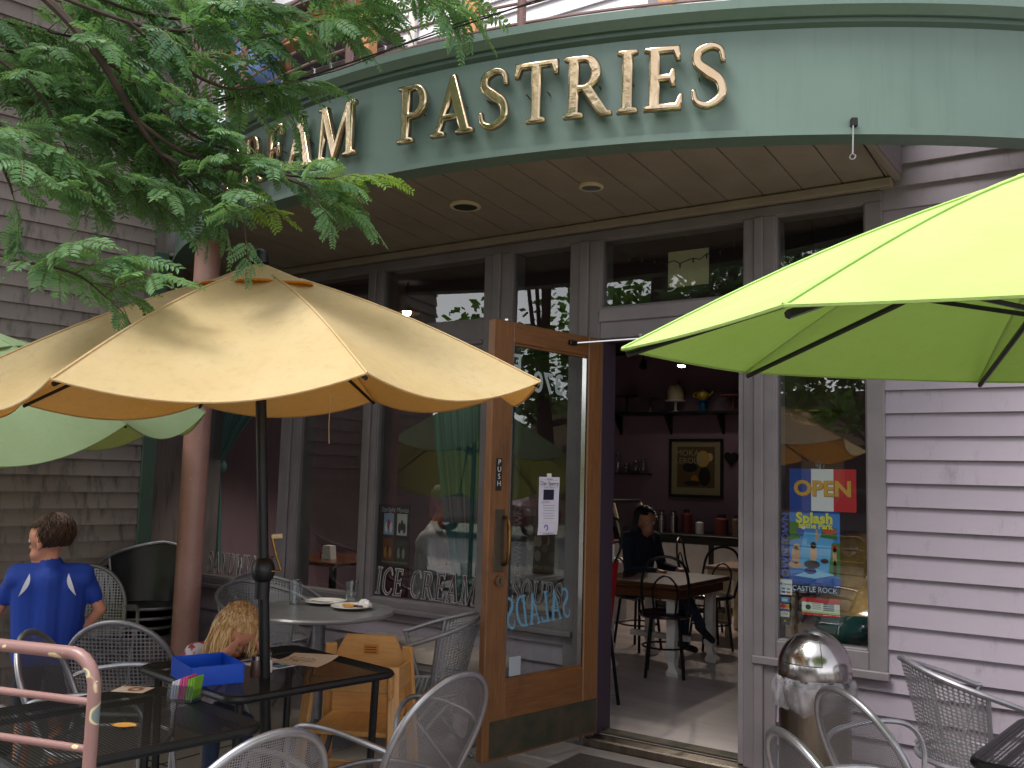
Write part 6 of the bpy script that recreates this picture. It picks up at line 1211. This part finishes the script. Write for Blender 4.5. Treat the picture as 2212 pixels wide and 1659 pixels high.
def bistro(lab, x, y, rz, arch=True):
    t = thing('bistro_chair', lab, 'chair', (x, y, .09), rz, 'black bistro chairs inside the cafe'); MB().lathe([(0, .40), (.17, .40), (.185, .41), (.185, .425), (.17, .435), (0, .43)], 28).build('seat', flat('black_vinyl', '2a1f2a', .25), t, smooth=True)
    for a in (.7, 2.4, 3.9, 5.5): MB().tube([(.14*cos(a), .14*sin(a), .40), (.19*cos(a), .19*sin(a), 0)], .011, 8).build('leg', 'black_metal', t, smooth=True)
    MB().tube([(.155*cos(q*pi/8), .155*sin(q*pi/8), .20) for q in range(16)], .007, 6, closed=True).build('ring', 'black_metal', t)
    MB().tube(cat([(-.14, -.14, .42), (-.2, -.16, .62), (-.22, -.12, .78), (-.23, 0, .83), (-.22, .12, .78), (-.2, .16, .62), (-.14, .14, .42)], 6), .010, 8).build('back_hoop', 'black_metal', t, smooth=True)
    if arch: MB().tube(cat([(-.16, -.07, .43), (-.21, -.08, .62), (-.22, 0, .70), (-.21, .08, .62), (-.16, .07, .43)], 5), .007, 6).build('inner_hoop', 'black_metal', t)
    return t
bistro('black bistro chair pulled out in front of the white-legged table', -2.83, 1.62, 2.0); bistro('black bistro chair under the seated woman', -3.44, 2.42, -.25); bistro('black bistro chair between the two inside tables', -3.0, 2.85, 2.4); bistro('black bistro chair beyond the pale inside table', -3.35, 3.55, .2)
# behind the left windows
t = thing('cafe_table', 'dark cafe table behind the narrow left window', 'table', (-5.2, .75, .09)); MB().bbox(-.38, .38, -.35, .35, .66, .69, .006).build('table_top', 'table_wood', t); MB().lathe([(.2, 0), (.2, .02), (.03, .04), (.03, .66)], 20).build('pedestal', 'black_metal', t)
t = thing('napkin_dispenser', 'white napkin holder on the table behind the narrow window', 'napkin holder', (-5.12, .62, .7805)); MB().prism([(-.05, 0), (.05, 0), (.035, .10), (-.035, .10)], -.03, .03).build('napkins', 'white', t).rotation_euler = (pi/2, 0, 0); MB().bbox(-.075, -.053, -.02, .02, 0, .05, .003).build('jam_jar', 'red_paint', t)
t = thing('red_bench', 'red upholstered bench under the seated man', 'bench', (-4.25, .82, .09)); MB().bbox(-.45, .55, -.26, .26, .02, .40, .03).build('seat', flat('red_vinyl', '5c1a20', .35), t); MB().bbox(-.53, -.452, -.26, .26, .02, .85, .02).build('backrest', 'red_vinyl', t)
t = thing('cafe_table', 'small cafe table in front of the seated man', 'table', (-3.62, 1.0, .09)); MB().bbox(-.3, .3, -.3, .3, .66, .69, .006).build('table_top', 'table_wood', t); MB().lathe([(.2, 0), (.2, .02), (.03, .04), (.03, .66)], 20).build('pedestal', 'black_metal', t)
t = thing('fire_extinguisher', 'red fire extinguisher hanging just inside the left door jamb', 'extinguisher', (-2.60, .30, .86)); MB().lathe([(0, 0), (.05, 0), (.055, .02), (.055, .26), (.03, .31), (.02, .33)], 20).build('tank', 'red_paint', t, smooth=True); MB().bbox(-.02, .05, -.012, .012, .331, .36, .004).build('valve', 'steel', t); MB().tube(cat([(.04, 0, .35), (.10, 0, .33), (.11, 0, .2), (.07, 0, .1)], 5), .008, 6).build('hose', 'black', t); MB().box(.0555, .0565, -.02, .02, .1, .2).build('label', 'white', t)
t = thing('folding_board', 'red folding signboard on dark legs leaning inside the left door jamb', 'signboard', (-2.80, .46, .09)); o = MB().bbox(-.02, .02, -.2, .2, .42, .86, .004).build('panel', 'red_paint', t); o.rotation_euler = (0, radians(6), 0)
for yy in (-.18, .18): MB().tube([(.06, yy, .45), (.13, yy, 0)], .012, 6).build('leg', 'iron', t)
MB().tube([(-.08, 0, .8), (-.14, 0, 0)], .012, 6).build('leg', 'iron', t)
